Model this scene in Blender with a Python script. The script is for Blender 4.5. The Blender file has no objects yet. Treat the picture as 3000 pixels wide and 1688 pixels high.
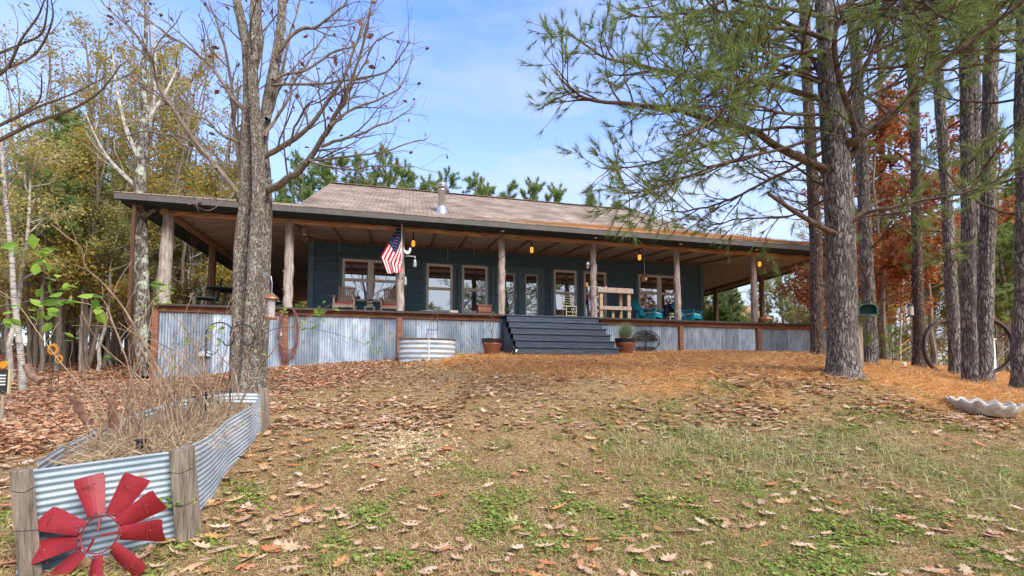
import bpy, math, random
import numpy as np
from mathutils import Vector, Matrix

random.seed(11)
rng = np.random.default_rng(11)
sc = bpy.context.scene
R = math.radians

# ------------------------------------------------------------------ camera
CAM = np.array([6.182, -13.5896, -1.8975])
YAW, PIT, FPX, SH = .2273, .0592, 1345.58, 183.888
_c, _s = math.cos(YAW), math.sin(YAW)
RT = np.array([_c, -_s, 0.0]); FW = np.array([_s, _c, 0.0])
FD = FW*math.cos(PIT) + np.array([0, 0, math.sin(PIT)])
UP = -FW*math.sin(PIT) + np.array([0, 0, math.cos(PIT)])
cd = bpy.data.cameras.new('camera'); cam = bpy.data.objects.new('camera', cd)
sc.collection.objects.link(cam); sc.camera = cam
cd.sensor_width = 36; cd.lens = FPX/3000*36; cd.shift_y = SH/3000
cd.clip_start = .05; cd.clip_end = 3000
cam.matrix_world = Matrix(((RT[0], UP[0], -FD[0], CAM[0]), (RT[1], UP[1], -FD[1], CAM[1]), (RT[2], UP[2], -FD[2], CAM[2]), (0, 0, 0, 1)))

# ------------------------------------------------------------------ world, sun, exposure
SUN_EL, SUN_AZ = R(42), R(152)          # azimuth clockwise from +Y: behind and right of the camera
w = bpy.data.worlds.new('World'); sc.world = w; w.use_nodes = True
nt = w.node_tree; nt.nodes.clear()
N = nt.nodes.new; L = nt.links.new
out = N('ShaderNodeOutputWorld'); bg = N('ShaderNodeBackground'); sky = N('ShaderNodeTexSky')
sky.sky_type = 'NISHITA'; sky.sun_disc = False; sky.sun_elevation = SUN_EL; sky.sun_rotation = SUN_AZ
sky.air_density = 1.15; sky.dust_density = .6; sky.ozone_density = 2.2
bg.inputs[1].default_value = .15
tc = N('ShaderNodeTexCoord'); sep = N('ShaderNodeSeparateXYZ'); L(tc.outputs['Generated'], sep.inputs[0])
mp = N('ShaderNodeMapping'); mp.inputs['Scale'].default_value = (1.2, 1.2, 4.5); mp.inputs['Location'].default_value = (.35, .2, .4); L(tc.outputs['Generated'], mp.inputs[0])
n1 = N('ShaderNodeTexNoise'); n1.inputs['Scale'].default_value = 2.1; n1.inputs['Detail'].default_value = 9; n1.inputs['Roughness'].default_value = .56; n1.inputs['Distortion'].default_value = .4
L(mp.outputs[0], n1.inputs['Vector'])
cr = N('ShaderNodeValToRGB'); cr.color_ramp.elements[0].position = .43; cr.color_ramp.elements[1].position = .75; L(n1.outputs[0], cr.inputs[0])
hz = N('ShaderNodeMapRange'); hz.inputs['From Min'].default_value = .62; hz.inputs['From Max'].default_value = .0; hz.inputs['To Min'].default_value = .0; hz.inputs['To Max'].default_value = .80; L(sep.outputs[2], hz.inputs[0])
ad = N('ShaderNodeMath'); ad.operation = 'MULTIPLY_ADD'; L(cr.outputs[0], ad.inputs[0]); ad.inputs[1].default_value = .5; L(hz.outputs[0], ad.inputs[2]); ad.use_clamp = True
bk = N('ShaderNodeMapRange'); bk.inputs['From Min'].default_value = .25; bk.inputs['From Max'].default_value = -.45; bk.inputs['To Min'].default_value = 0; bk.inputs['To Max'].default_value = .75; L(sep.outputs[1], bk.inputs[0])  # denser pale cloud added out of view behind the camera, as neutral fill
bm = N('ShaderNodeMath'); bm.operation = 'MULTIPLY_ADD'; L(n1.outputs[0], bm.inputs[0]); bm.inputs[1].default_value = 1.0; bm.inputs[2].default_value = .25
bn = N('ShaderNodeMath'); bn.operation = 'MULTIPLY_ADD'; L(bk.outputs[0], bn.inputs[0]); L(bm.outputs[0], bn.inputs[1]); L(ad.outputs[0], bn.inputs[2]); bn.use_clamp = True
tint = N('ShaderNodeMix'); tint.data_type = 'RGBA'; tint.blend_type = 'MULTIPLY'; tint.inputs[0].default_value = 1
L(sky.outputs[0], tint.inputs['A']); tint.inputs['B'].default_value = (.86, 1.04, 1.5, 1)
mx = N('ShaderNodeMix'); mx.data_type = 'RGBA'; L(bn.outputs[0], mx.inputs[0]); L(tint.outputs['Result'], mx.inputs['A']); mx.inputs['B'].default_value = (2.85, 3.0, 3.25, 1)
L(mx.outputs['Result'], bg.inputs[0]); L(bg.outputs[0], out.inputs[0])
sl = bpy.data.lights.new('sun', 'SUN'); sl.energy = 2.9; sl.angle = R(30); sl.color = (1, .94, .86)
so = bpy.data.objects.new('sun', sl); sc.collection.objects.link(so)
_d = Vector((math.sin(SUN_AZ)*math.cos(SUN_EL), math.cos(SUN_AZ)*math.cos(SUN_EL), math.sin(SUN_EL)))
so.rotation_euler = _d.to_track_quat('Z', 'Y').to_euler(); so.location = (0, -30, 30)
sc.view_settings.view_transform = 'Standard'; sc.view_settings.look = 'None'; sc.view_settings.gamma = 1
sc.view_settings.exposure = 1.1
sc.cycles.max_bounces = 6; sc.cycles.transparent_max_bounces = 8; sc.cycles.diffuse_bounces = 3

# ------------------------------------------------------------------ pixel helpers (photo pixels, 3000 wide)
def ray(x, y): return FD + RT*((x-1500)/FPX) + UP*((844+SH-y)/FPX)
def onY(x, y, Y): d = ray(x, y); return CAM + d*((Y-CAM[1])/d[1])
def onX(x, y, X): d = ray(x, y); return CAM + d*((X-CAM[0])/d[0])
def at(x, y, dep): return CAM + ray(x, y)*dep
def hdir(x, dep):                       # ground-plan point at pixel column x and depth dep
    d = FW*math.cos(PIT) + RT*((x-1500)/FPX); return CAM[0]+d[0]*dep, CAM[1]+d[1]*dep

# ------------------------------------------------------------------ ground height field
_ctl = [(-.04, -.1, -1.98), (3, -.1, -1.57), (6, -.1, -1.37), (9.1, -.3, -1.15), (12.5, -.3, -1.13), (14.9, -.1, -.99), (18, -.1, -1.05), (20.5, -.1, -1.12),
        (9, -1.8, -1.30), (12, -1.8, -1.27), (15, -2, -1.2), (6, -2, -1.62), (8, -3.5, -1.55), (12, -3.5, -1.5), (6.18, -13.6, -3.3), (6.2, -17, -3.8), (9.5, -9, -2.42), (10.5, -5, -1.7), (-3, 12, -1.0), (10, 22, -1.3), (-12, 25, -.1), (24, 6, -1.45), (26, 16, -1.5), (45, 8, -1.9), (40, 30, -1.6), (-30, 10, -.5), (-30, 40, 1.2), (8, 60, 0)]
for px, py, dep in [(540, 1574, 2.8), (70, 1690, 2.35), (779, 1262, 5.0), (60, 1150, 8.6), (250, 1120, 10.5), (300, 1060, 16), (20, 1020, 24), (0, 1330, 4.6),
                    (2470, 1090, 6.8), (2395, 1040, 10.5), (2545, 1064, 9), (2690, 1080, 11), (2796, 1110, 9.5), (2840, 1134, 7.5), (2980, 1142, 7), (2880, 1245, 5.2), (3000, 1688, 2.75), (3000, 1105, 14)]:
    p = at(px, py, dep); _ctl.append(tuple(p))
_ctl = np.array(_ctl)
def _phi(r2): return .5*r2*np.log(r2+1e-9)
def _tps():
    P = _ctl[:, :2]; n = len(P); K = _phi(((P[:, None]-P[None])**2).sum(-1)) + np.eye(n)*1.2
    Q = np.c_[np.ones(n), P]; A = np.block([[K, Q], [Q.T, np.zeros((3, 3))]])
    return np.linalg.solve(A, np.r_[_ctl[:, 2], 0, 0, 0])
_W = _tps()
def vnoise(x, y, seed=0):
    xi = np.floor(x).astype(int); yi = np.floor(y).astype(int); fx = x-xi; fy = y-yi
    fx = fx*fx*(3-2*fx); fy = fy*fy*(3-2*fy)
    def h(a, b):
        v = np.sin(a*127.1+b*311.7+seed*74.7)*43758.5453; return v-np.floor(v)
    return (h(xi, yi)*(1-fx)+h(xi+1, yi)*fx)*(1-fy)+(h(xi, yi+1)*(1-fx)+h(xi+1, yi+1)*fx)*fy
def fbm(x, y, seed=0, o=4):
    t = 0; a = .5
    for k in range(o): t = t+a*vnoise(x*2**k+k*7.3, y*2**k-k*3.1, seed+k); a *= .5
    return t
def ground(x, y):
    x = np.atleast_1d(np.asarray(x, float)); y = np.atleast_1d(np.asarray(y, float))
    s = x.shape; x = x.ravel(); y = y.ravel()
    cx = np.clip(x, -45, 60); cy = np.clip(y, -20, 70)
    z = np.zeros(len(x))
    for i0 in range(0, len(x), 20000):
        sl_ = slice(i0, i0+20000); a = cx[sl_]; b = cy[sl_]
        d2 = (a[:, None]-_ctl[None, :, 0])**2+(b[:, None]-_ctl[None, :, 1])**2
        z[sl_] = _phi(d2)@_W[:-3]+_W[-3]+_W[-2]*a+_W[-1]*b
    z = np.clip(z, -5, 3.5)
    z = z+(fbm(x*.9, y*.9, 3)-.47)*.10*np.clip((np.hypot(x-9, y+3)-2)/6, .2, 1)+(fbm(x*5, y*5, 9)-.47)*.035
    return z.reshape(s)
def gz(x, y): return float(ground(x, y)[0])
def G(px, py, lo=1.2, hi=60):            # where the sight line of a photo pixel meets the ground
    d = ray(px, py); t = np.linspace(lo, hi, 3000); P = CAM[None]+d[None]*t[:, None]
    below = P[:, 2] < ground(P[:, 0], P[:, 1]); i = int(np.argmax(below)) if below.any() else 2999
    return P[i]

# ------------------------------------------------------------------ mesh building
class MB:
    def __init__(s): s.v = []; s.f = []; s.m = []; s.n = 0
    def add(s, v, f, mi=0):
        v = np.asarray(v, float).reshape(-1, 3); f = np.asarray(f, int)
        s.v.append(v); s.f.append(f+s.n); s.m.append(np.full(len(f), mi)); s.n += len(v); return s
    def box(s, c, d, rot=None, mi=0):
        x, y, z = [k/2 for k in d]
        v = np.array([[-x, -y, -z], [x, -y, -z], [x, y, -z], [-x, y, -z], [-x, -y, z], [x, -y, z], [x, y, z], [-x, y, z]])
        if rot is not None: v = v@np.array(rot).T
        return s.add(v+np.array(c), [[3, 2, 1, 0], [4, 5, 6, 7], [0, 1, 5, 4], [1, 2, 6, 5], [2, 3, 7, 6], [3, 0, 4, 7]], mi)
    def beam(s, a, b, wd, ht, up=(0, 0, 1), mi=0):       # a rectangular bar from a to b
        a = np.array(a, float); b = np.array(b, float); t = b-a; ln = np.linalg.norm(t); t = t/ln
        u = np.cross(t, up); u = u/(np.linalg.norm(u)+1e-9); v = np.cross(u, t)
        return s.box((a+b)/2, (ln, wd, ht), np.array([t, u, v]).T, mi)
    def tube(s, p, r, n=8, cap=True, jit=0, mi=0):
        p = np.asarray(p, float); k = len(p); r = np.broadcast_to(np.asarray(r, float), (k,))
        t = np.gradient(p, axis=0); t /= np.linalg.norm(t, axis=1)[:, None]+1e-12
        m = t.mean(0); ref = np.eye(3)[np.argmin(np.abs(m))]
        u = np.cross(t, ref); u /= np.linalg.norm(u, axis=1)[:, None]+1e-12; v = np.cross(t, u)
        a = np.arange(n)*2*np.pi/n
        rr = r[:, None]*(1+(jit*(rng.random((k, n))-.5) if jit else 0))*np.ones((k, n))
        V = p[:, None]+rr[..., None]*(np.cos(a)[None, :, None]*u[:, None]+np.sin(a)[None, :, None]*v[:, None])
        i = np.arange(k-1)[:, None]*n; j = np.arange(n)[None]; jn = (j+1) % n
        F = np.stack([i+j, i+jn, i+n+jn, i+n+j], -1).reshape(-1, 4)
        s.add(V.reshape(-1, 3), F, mi)
        if cap:
            for e, o in ((0, 1), (k-1, -1)):
                vv = np.r_[V[e], [p[e]]]; q = np.arange(n); tri = np.stack([q, (q+1) % n, np.full(n, n)], -1)
                s.add(vv, tri if o < 0 else tri[:, ::-1], mi)
        return s
    def lathe(s, prof, c, n=20, mi=0):                    # prof: (radius, z)
        prof = np.array(prof, float); a = np.arange(n)*2*np.pi/n; k = len(prof)
        V = np.stack([prof[:, 0:1]*np.cos(a), prof[:, 0:1]*np.sin(a), np.repeat(prof[:, 1:2], n, 1)], -1)+np.array(c)
        i = np.arange(k-1)[:, None]*n; j = np.arange(n)[None]; jn = (j+1) % n
        return s.add(V.reshape(-1, 3), np.stack([i+j, i+jn, i+n+jn, i+n+j], -1).reshape(-1, 4), mi)
    def grid(s, P, mi=0, closed=False):                   # P: (a, b, 3)
        a, b = P.shape[:2]; i = np.arange(a-1)[:, None]*b; j = np.arange(b-1)[None]
        return s.add(P.reshape(-1, 3), np.stack([i+j, i+j+1, i+b+j+1, i+b+j], -1).reshape(-1, 4), mi)
    def solid(s, P, th, nrm, mi=0):                       # a curved sheet with thickness
        nrm = np.asarray(nrm, float); Q = P+nrm*th
        s.grid(P, mi); s.grid(Q[:, ::-1], mi)
        for A, B in ((P[0], Q[0]), (Q[-1], P[-1]), (Q[:, 0], P[:, 0]), (P[:, -1], Q[:, -1])): s.grid(np.stack([A, B]), mi)
        return s
    def prism(s, poly, a, b, axis=2, mi=0):               # 2-D outline extruded between a and b along an axis
        poly = np.array(poly, float); n = len(poly); o = [k for k in range(3) if k != axis]
        V = np.zeros((2*n, 3)); V[:n, o] = poly; V[n:, o] = poly; V[:n, axis] = a; V[n:, axis] = b
        q = np.arange(n); s.add(V, np.stack([q, (q+1) % n, n+(q+1) % n, n+q], -1), mi)
        s.add(V[:n], [list(q[::-1])], mi); s.add(V[n:], [list(q)], mi); return s
    def scatter(s, tv, tf, pos, rot, sc_, mi=0):          # template copied to many places, into this ONE mesh
        tv = np.asarray(tv, float); tf = np.asarray(tf, int); n = len(pos)
        sc_ = np.broadcast_to(np.asarray(sc_, float), (n,))
        V = np.einsum('nij,kj->nki', rot, tv)*sc_[:, None, None]+np.asarray(pos)[:, None]
        F = tf[None]+(np.arange(n)*len(tv))[:, None, None]
        return s.add(V.reshape(-1, 3), F.reshape(-1, tf.shape[1]), mi)
    def build(s, name, mats, parent=None, smooth=False, bevel=0, origin=None):
        me = bpy.data.meshes.new(name)
        V = np.concatenate(s.v)
        if origin is not None: V = V-np.array(origin)
        tot = np.concatenate([np.full(len(f), f.shape[1]) for f in s.f]); idx = np.concatenate([f.ravel() for f in s.f])
        me.vertices.add(len(V)); me.vertices.foreach_set('co', V.astype(np.float32).ravel())
        me.loops.add(len(idx)); me.loops.foreach_set('vertex_index', idx.astype(np.int32))
        me.polygons.add(len(tot)); st = np.r_[0, np.cumsum(tot)[:-1]]
        me.polygons.foreach_set('loop_start', st.astype(np.int32)); me.polygons.foreach_set('loop_total', tot.astype(np.int32))
        me.polygons.foreach_set('material_index', np.concatenate(s.m).astype(np.int32))
        me.update(calc_edges=True)
        me.polygons.foreach_set('use_smooth', np.full(len(tot), bool(smooth)))
        for m in (mats if isinstance(mats, (list, tuple)) else [mats]): me.materials.append(m)
        o = bpy.data.objects.new(name, me); sc.collection.objects.link(o)
        if parent: o.parent = parent
        if origin is not None and not parent: o.location = origin
        if bevel:
            b = o.modifiers.new('bevel', 'BEVEL'); b.width = bevel; b.segments = 2; b.limit_method = 'ANGLE'
        return o
def tag(o, label=None, cat=None, group=None, kind=None):
    for k, v in (('label', label), ('category', cat), ('group', group), ('kind', kind)):
        if v: o[k] = v
    return o
def thing(name, loc, label, cat, group=None, rz=0):
    o = bpy.data.objects.new(name, None); sc.collection.objects.link(o); o.location = loc; o.rotation_euler.z = rz; o.empty_display_size = .1
    return tag(o, label, cat, group)
def copy_tree(o, parent=None):
    c = o.copy(); sc.collection.objects.link(c); c.parent = parent
    for ch in list(o.children): copy_tree(ch, c)
    return c
def rots(n, tilt=1.0, flat=None):
    """n random rotations; tilt = how far the template's z leans from up (radians, gaussian)"""
    a = rng.random(n)*2*np.pi; b = rng.normal(0, tilt, n); c = rng.random(n)*2*np.pi
    def Rz(t): z = np.zeros_like(t); o = z+1; return np.stack([np.cos(t), -np.sin(t), z, np.sin(t), np.cos(t), z, z, z, o], -1).reshape(-1, 3, 3)
    def Rx(t): z = np.zeros_like(t); o = z+1; return np.stack([o, z, z, z, np.cos(t), -np.sin(t), z, np.sin(t), np.cos(t)], -1).reshape(-1, 3, 3)
    return Rz(a)@Rx(b)@Rz(c)
def along(dirs):
    """rotations taking +z to the given unit vectors with random spin"""
    d = dirs/(np.linalg.norm(dirs, axis=1)[:, None]+1e-9); n = len(d)
    q = rng.normal(size=(n, 3)); x = np.cross(d, q); x /= np.linalg.norm(x, axis=1)[:, None]+1e-9; y = np.cross(d, x)
    return np.stack([x, y, d], -1)

# ------------------------------------------------------------------ materials
def mat(name, col, rough=.8, col2=None, scale=6, stretch=(1, 1, 1), bump=0, bscale=None, metal=0, spec=.3, ramp=(.35, .65), island=None, extra=None, coords='Object', sss=0, objrand=0, emit=None, estr=1, detail=6):
    m = bpy.data.materials.new(name); m.use_nodes = True; t = m.node_tree; b = t.nodes['Principled BSDF']; N = t.nodes.new; L = t.links.new
    b.inputs['Roughness'].default_value = rough; b.inputs['Metallic'].default_value = metal; b.inputs['Specular IOR Level'].default_value = spec
    b.inputs['Base Color'].default_value = (*col, 1)
    tc = N('ShaderNodeTexCoord'); mp = N('ShaderNodeMapping'); mp.inputs['Scale'].default_value = stretch; L(tc.outputs[coords], mp.inputs[0])
    cur = None
    if col2 is not None:
        n = N('ShaderNodeTexNoise'); n.inputs['Scale'].default_value = scale; n.inputs['Detail'].default_value = detail; n.inputs['Roughness'].default_value = .65; L(mp.outputs[0], n.inputs['Vector'])
        r = N('ShaderNodeValToRGB'); r.color_ramp.elements[0].position = ramp[0]; r.color_ramp.elements[1].position = ramp[1]
        r.color_ramp.elements[0].color = (*col, 1); r.color_ramp.elements[1].color = (*col2, 1); L(n.outputs[0], r.inputs[0]); cur = r.outputs[0]
    if island is not None:
        g = N('ShaderNodeNewGeometry'); r = N('ShaderNodeValToRGB'); r.color_ramp.interpolation = 'LINEAR'
        els = r.color_ramp.elements; k = len(island)
        for i, c in enumerate(island):
            e = els[i] if i < 2 else els.new(0)
            e.position = i/(k-1) if i < 2 else .5
        for i, c in enumerate(island): els[i].position = i/(k-1)
        for i, c in enumerate(island): els[i].color = (*c, 1)
        L(g.outputs['Random Per Island'], r.inputs[0]); cur = r.outputs[0]
    if extra:                                            # (colour, noise scale, threshold lo, hi): blotches of another colour
        for (ec, es, lo, hi) in extra:
            n = N('ShaderNodeTexNoise'); n.inputs['Scale'].default_value = es; n.inputs['Detail'].default_value = 5; n.inputs['Roughness'].default_value = .7; L(mp.outputs[0], n.inputs['Vector'])
            mr = N('ShaderNodeMapRange'); mr.inputs['From Min'].default_value = lo; mr.inputs['From Max'].default_value = hi; L(n.outputs[0], mr.inputs[0])
            mx = N('ShaderNodeMix'); mx.data_type = 'RGBA'; L(mr.outputs[0], mx.inputs[0])
            if cur: L(cur, mx.inputs['A'])
            else: mx.inputs['A'].default_value = (*col, 1)
            mx.inputs['B'].default_value = (*ec, 1); cur = mx.outputs['Result']
    if objrand:
        oi = N('ShaderNodeObjectInfo'); mr = N('ShaderNodeMapRange'); mr.inputs['To Min'].default_value = 1-objrand; mr.inputs['To Max'].default_value = 1+objrand; L(oi.outputs['Random'], mr.inputs[0])
        hs = N('ShaderNodeHueSaturation'); L(mr.outputs[0], hs.inputs['Value'])
        if cur: L(cur, hs.inputs['Color'])
        else: hs.inputs['Color'].default_value = (*col, 1)
        cur = hs.outputs[0]
    if cur: L(cur, b.inputs['Base Color'])
    if bump:
        n = N('ShaderNodeTexNoise'); n.inputs['Scale'].default_value = bscale or scale*3; n.inputs['Detail'].default_value = 8; n.inputs['Roughness'].default_value = .7; L(mp.outputs[0], n.inputs['Vector'])
        bu = N('ShaderNodeBump'); bu.inputs['Strength'].default_value = bump; bu.inputs['Distance'].default_value = .03; L(n.outputs[0], bu.inputs['Height']); L(bu.outputs[0], b.inputs['Normal'])
    if emit:
        b.inputs['Emission Color'].default_value = (*emit, 1); b.inputs['Emission Strength'].default_value = estr
    return m
def leafmat(name, cols, trans=.35, rough=.6):
    m = mat(name, cols[0], rough, island=cols, spec=.25); t = m.node_tree; b = t.nodes['Principled BSDF']; o = t.nodes['Material Output']
    tr = t.nodes.new('ShaderNodeBsdfTranslucent'); mx = t.nodes.new('ShaderNodeMixShader'); mx.inputs[0].default_value = trans
    t.links.new(b.inputs['Base Color'].links[0].from_socket, tr.inputs[0]); t.links.new(b.outputs[0], mx.inputs[1]); t.links.new(tr.outputs[0], mx.inputs[2]); t.links.new(mx.outputs[0], o.inputs[0])
    return m
def barkmat(name, dark, light, vs=9, patch=None, zst=.25, bump=1.0):
    """fissured bark: stretched voronoi cracks between plates, plus lichen patches"""
    m = bpy.data.materials.new(name); m.use_nodes = True; t = m.node_tree; b = t.nodes['Principled BSDF']; N = t.nodes.new; L = t.links.new
    b.inputs['Roughness'].default_value = .9; b.inputs['Specular IOR Level'].default_value = .15
    tc = N('ShaderNodeTexCoord'); mp = N('ShaderNodeMapping'); mp.inputs['Scale'].default_value = (1, 1, zst); L(tc.outputs['Object'], mp.inputs[0])
    n0 = N('ShaderNodeTexNoise'); n0.inputs['Scale'].default_value = vs*.8; n0.inputs['Detail'].default_value = 5; L(mp.outputs[0], n0.inputs['Vector'])
    mm = N('ShaderNodeMix'); mm.data_type = 'RGBA'; mm.inputs[0].default_value = .16; L(mp.outputs[0], mm.inputs['A']); L(n0.outputs['Color'], mm.inputs['B'])
    v = N('ShaderNodeTexVoronoi'); v.feature = 'DISTANCE_TO_EDGE'; v.inputs['Scale'].default_value = vs*1.6; L(mm.outputs['Result'], v.inputs['Vector'])
    mr = N('ShaderNodeMapRange'); mr.inputs['From Max'].default_value = .22; L(v.outputs['Distance'], mr.inputs[0])
    n2 = N('ShaderNodeTexNoise'); n2.inputs['Scale'].default_value = vs*7; n2.inputs['Detail'].default_value = 6; n2.inputs['Roughness'].default_value = .75; L(mp.outputs[0], n2.inputs['Vector'])
    mu = N('ShaderNodeMath'); mu.operation = 'MULTIPLY'; L(mr.outputs[0], mu.inputs[0]); L(n2.outputs[0], mu.inputs[1])
    r = N('ShaderNodeValToRGB'); r.color_ramp.elements[0].color = (*dark, 1); r.color_ramp.elements[1].color = (*light, 1); r.color_ramp.elements[0].position = .05; r.color_ramp.elements[1].position = .62; L(mu.outputs[0], r.inputs[0]); cur = r.outputs[0]
    for (pc, ps, lo, hi) in (patch or []):
        n = N('ShaderNodeTexNoise'); n.inputs['Scale'].default_value = ps; n.inputs['Detail'].default_value = 4; n.inputs['Roughness'].default_value = .6; L(tc.outputs['Object'], n.inputs['Vector'])
        q = N('ShaderNodeMapRange'); q.inputs['From Min'].default_value = lo; q.inputs['From Max'].default_value = hi; L(n.outputs[0], q.inputs[0])
        x = N('ShaderNodeMix'); x.data_type = 'RGBA'; L(q.outputs[0], x.inputs[0]); L(cur, x.inputs['A']); x.inputs['B'].default_value = (*pc, 1); cur = x.outputs['Result']
    L(cur, b.inputs['Base Color'])
    bu = N('ShaderNodeBump'); bu.inputs['Strength'].default_value = bump; bu.inputs['Distance'].default_value = .03; L(mu.outputs[0], bu.inputs['Height']); L(bu.outputs[0], b.inputs['Normal'])
    return m

M = {}
M['oakbark'] = barkmat('grey bark', (.09, .07, .055), (.58, .49, .42), 24, [((.50, .53, .44), 12, .56, .64), ((.7, .68, .62), 50, .62, .66), ((.10, .08, .065), 6, .58, .72)])
M['pinebark'] = barkmat('pine bark', (.05, .042, .039), (.47, .425, .40), 15, [((.5, .52, .46), 26, .66, .72), ((.15, .125, .115), 5, .45, .7)], .24)
M['pinebark2'] = barkmat('brown pine bark', (.04, .028, .024), (.34, .25, .21), 16, [((.10, .075, .06), 2, .45, .7)], .3)
M['limb'] = mat('pine limb', (.04, .026, .02), .9, (.17, .11, .085), 16, bump=.6)
M['twig'] = mat('grey twig', (.09, .068, .05), .9, (.26, .215, .17), 14, (2, 2, 1), ramp=(.3, .7), bump=.3)
M['paletwig'] = mat('pale bark', (.20, .18, .15), .85, (.50, .47, .41), 6, extra=[((.08, .07, .06), 9, .6, .7)])
M['birch'] = mat('white birch bark', (.42, .40, .36), .8, (.10, .085, .075), 22, (.3, .3, 2.2), ramp=(.46, .62), bump=.2)
M['fartrunk'] = mat('far trunk', (.085, .07, .058), .9, (.27, .23, .195), 3, (3, 3, .5))
M['needle'] = leafmat('pine needles', [(.10, .17, .04), (.17, .26, .07), (.27, .35, .10), (.13, .22, .08), (.36, .34, .11), (.15, .24, .07)], .35)
M['needlefar'] = leafmat('far pine needles', [(.15, .23, .07), (.23, .32, .10), (.32, .40, .13), (.19, .27, .10)], .45)
M['fall'] = leafmat('yellow green leaves', [(.28, .31, .06), (.40, .38, .09), (.48, .35, .08), (.22, .27, .06), (.58, .33, .07), (.36, .38, .11), (.52, .20, .04)], .5)
M['fall2'] = leafmat('pale yellow leaves', [(.40, .40, .12), (.54, .46, .17), (.33, .36, .11), (.6, .47, .17), (.46, .35, .13)], .5)
M['greenfall'] = leafmat('olive leaves', [(.22, .27, .08), (.32, .35, .10), (.42, .42, .13), (.24, .29, .09), (.50, .38, .10)], .5)
M['red'] = leafmat('rust red leaves', [(.26, .08, .03), (.36, .13, .05), (.46, .19, .07), (.20, .06, .025), (.54, .27, .10)], .4)
M['green'] = leafmat('bright green leaves', [(.20, .36, .04), (.30, .46, .06), (.14, .30, .05), (.40, .50, .08)], .45, .5)
M['litter'] = leafmat('fallen oak leaves', [(.52, .35, .22), (.62, .45, .31), (.40, .22, .12), (.58, .42, .28), (.46, .15, .06), (.66, .51, .37), (.56, .28, .10), (.30, .17, .09), (.60, .43, .29)], .1, .7)
M['litterred'] = leafmat('red brown fallen leaves', [(.30, .12, .055), (.42, .22, .12), (.50, .29, .18), (.24, .10, .05), (.56, .39, .26)], .1, .7)
M['straw'] = leafmat('dry grass', [(.48, .32, .165), (.62, .45, .25), (.34, .215, .10), (.72, .55, .33), (.52, .34, .17), (.24, .15, .07), (.44, .33, .13)], .25, .8)
M['strawpale'] = leafmat('pale dead stems', [(.45, .33, .20), (.58, .46, .30), (.34, .24, .14), (.50, .40, .27)], .2, .8)
M['strawgreen'] = leafmat('pale greenish grass', [(.44, .38, .18), (.52, .44, .24), (.34, .34, .13), (.56, .48, .30), (.30, .33, .10)], .3)
M['grass'] = leafmat('green grass', [(.16, .26, .04), (.24, .34, .06), (.32, .39, .09), (.38, .36, .13)], .35)
M['needledead'] = leafmat('fallen pine needles', [(.70, .32, .10), (.78, .43, .16), (.46, .17, .05), (.84, .57, .28), (.66, .37, .14), (.58, .44, .2)], .15, .8)
M['rust'] = mat('rusted iron', (.09, .04, .03), .8, (.22, .11, .07), 14, bump=.3)
M['darkiron'] = mat('dark iron', (.02, .022, .025), .5, (.05, .05, .055), 10, metal=.3)
def galv(name, c1, c2, rustamt=.66, metal=.4, rough=.5, orand=.34, st=(1, 1, .35)):
    return mat(name, c1, rough, c2, 5, st, .12, 30, metal, .5, (.3, .7), extra=[((.30, .20, .13), 7, rustamt, rustamt+.08)], objrand=orand)
M['galv'] = galv('weathered galvanised skirting', (.16, .215, .29), (.44, .51, .59), .60)
M['galvbed'] = galv('galvanised bed sheet', (.27, .33, .38), (.52, .57, .60), .63, .12, .55, .05, (.5, .5, 1))
M['galvfront'] = galv('shade tinted front sheet', (.15, .21, .27), (.36, .43, .48), .62, .15, .55, .05, (.5, .5, 1))  # bed sheet metal again, front side's shade and sky tint put into its colour
M['pipe'] = mat('galvanised pipe', (.5, .52, .54), .3, (.65, .67, .68), 8, metal=.85)
M['redwood'] = mat('red stained timber', (.15, .055, .034), .75, (.31, .14, .085), 5, (1, 6, 6), .3, 20, extra=[((.42, .26, .18), 9, .62, .75)])
M['log'] = mat('peeled grey log', (.20, .16, .14), .85, (.48, .42, .38), 7, (3, 3, .35), .8, 14, extra=[((.09, .06, .05), 12, .62, .68)])
M['logbrown'] = mat('brown log', (.13, .08, .06), .85, (.36, .23, .16), 7, (3, 3, .4), .8, 14)
M['logbeam'] = mat('log beam', (.24, .12, .065), .85, (.66, .43, .28), 6, (.35, 4, 4), .8, 16, extra=[((.10, .05, .03), 8, .6, .66)])
M['siding'] = mat('teal siding paint', (.06, .12, .18), .55, (.105, .20, .29), 4, (.35, 1, 5), .08, 40, spec=.4)
M['trim'] = mat('blue trim paint', (.10, .18, .24), .55, (.14, .24, .31), 6, spec=.4)
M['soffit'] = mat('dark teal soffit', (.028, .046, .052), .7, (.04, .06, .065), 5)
M['fascia'] = mat('grey fascia paint', (.085, .078, .072), .65, (.115, .105, .1), 4)
M['ceiling'] = mat('limewashed ceiling boards', (.19, .13, .10), .85, (.62, .53, .47), 4, (.5, 5, 3), .3, 15, ramp=(.3, .6))
M['frame'] = mat('taupe window frame', (.74, .73, .76), .5, (.80, .79, .80), 8)
M['stair'] = mat('navy painted boards', (.028, .044, .068), .6, (.075, .10, .135), 7, (.5, 5, 5), .3, 20, extra=[((.13, .14, .15), 16, .66, .74)])
M['deck'] = mat('dark deck boards', (.04, .03, .028), .8, (.09, .07, .06), 6, (1, 6, 6))
M['timber'] = mat('weathered post timber', (.11, .085, .06), .9, (.40, .33, .26), 10, (3.5, 3.5, .3), .9, 20, ramp=(.3, .62), extra=[((.12, .15, .04), 4, .62, .75)])
M['rawwood'] = mat('raw lumber', (.34, .22, .13), .75, (.55, .40, .27), 7, (1, 1, 5), .15)
M['greywood'] = mat('greyed lumber', (.30, .22, .18), .8, (.50, .40, .34), 7, (5, 1, 1), .15)
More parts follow.
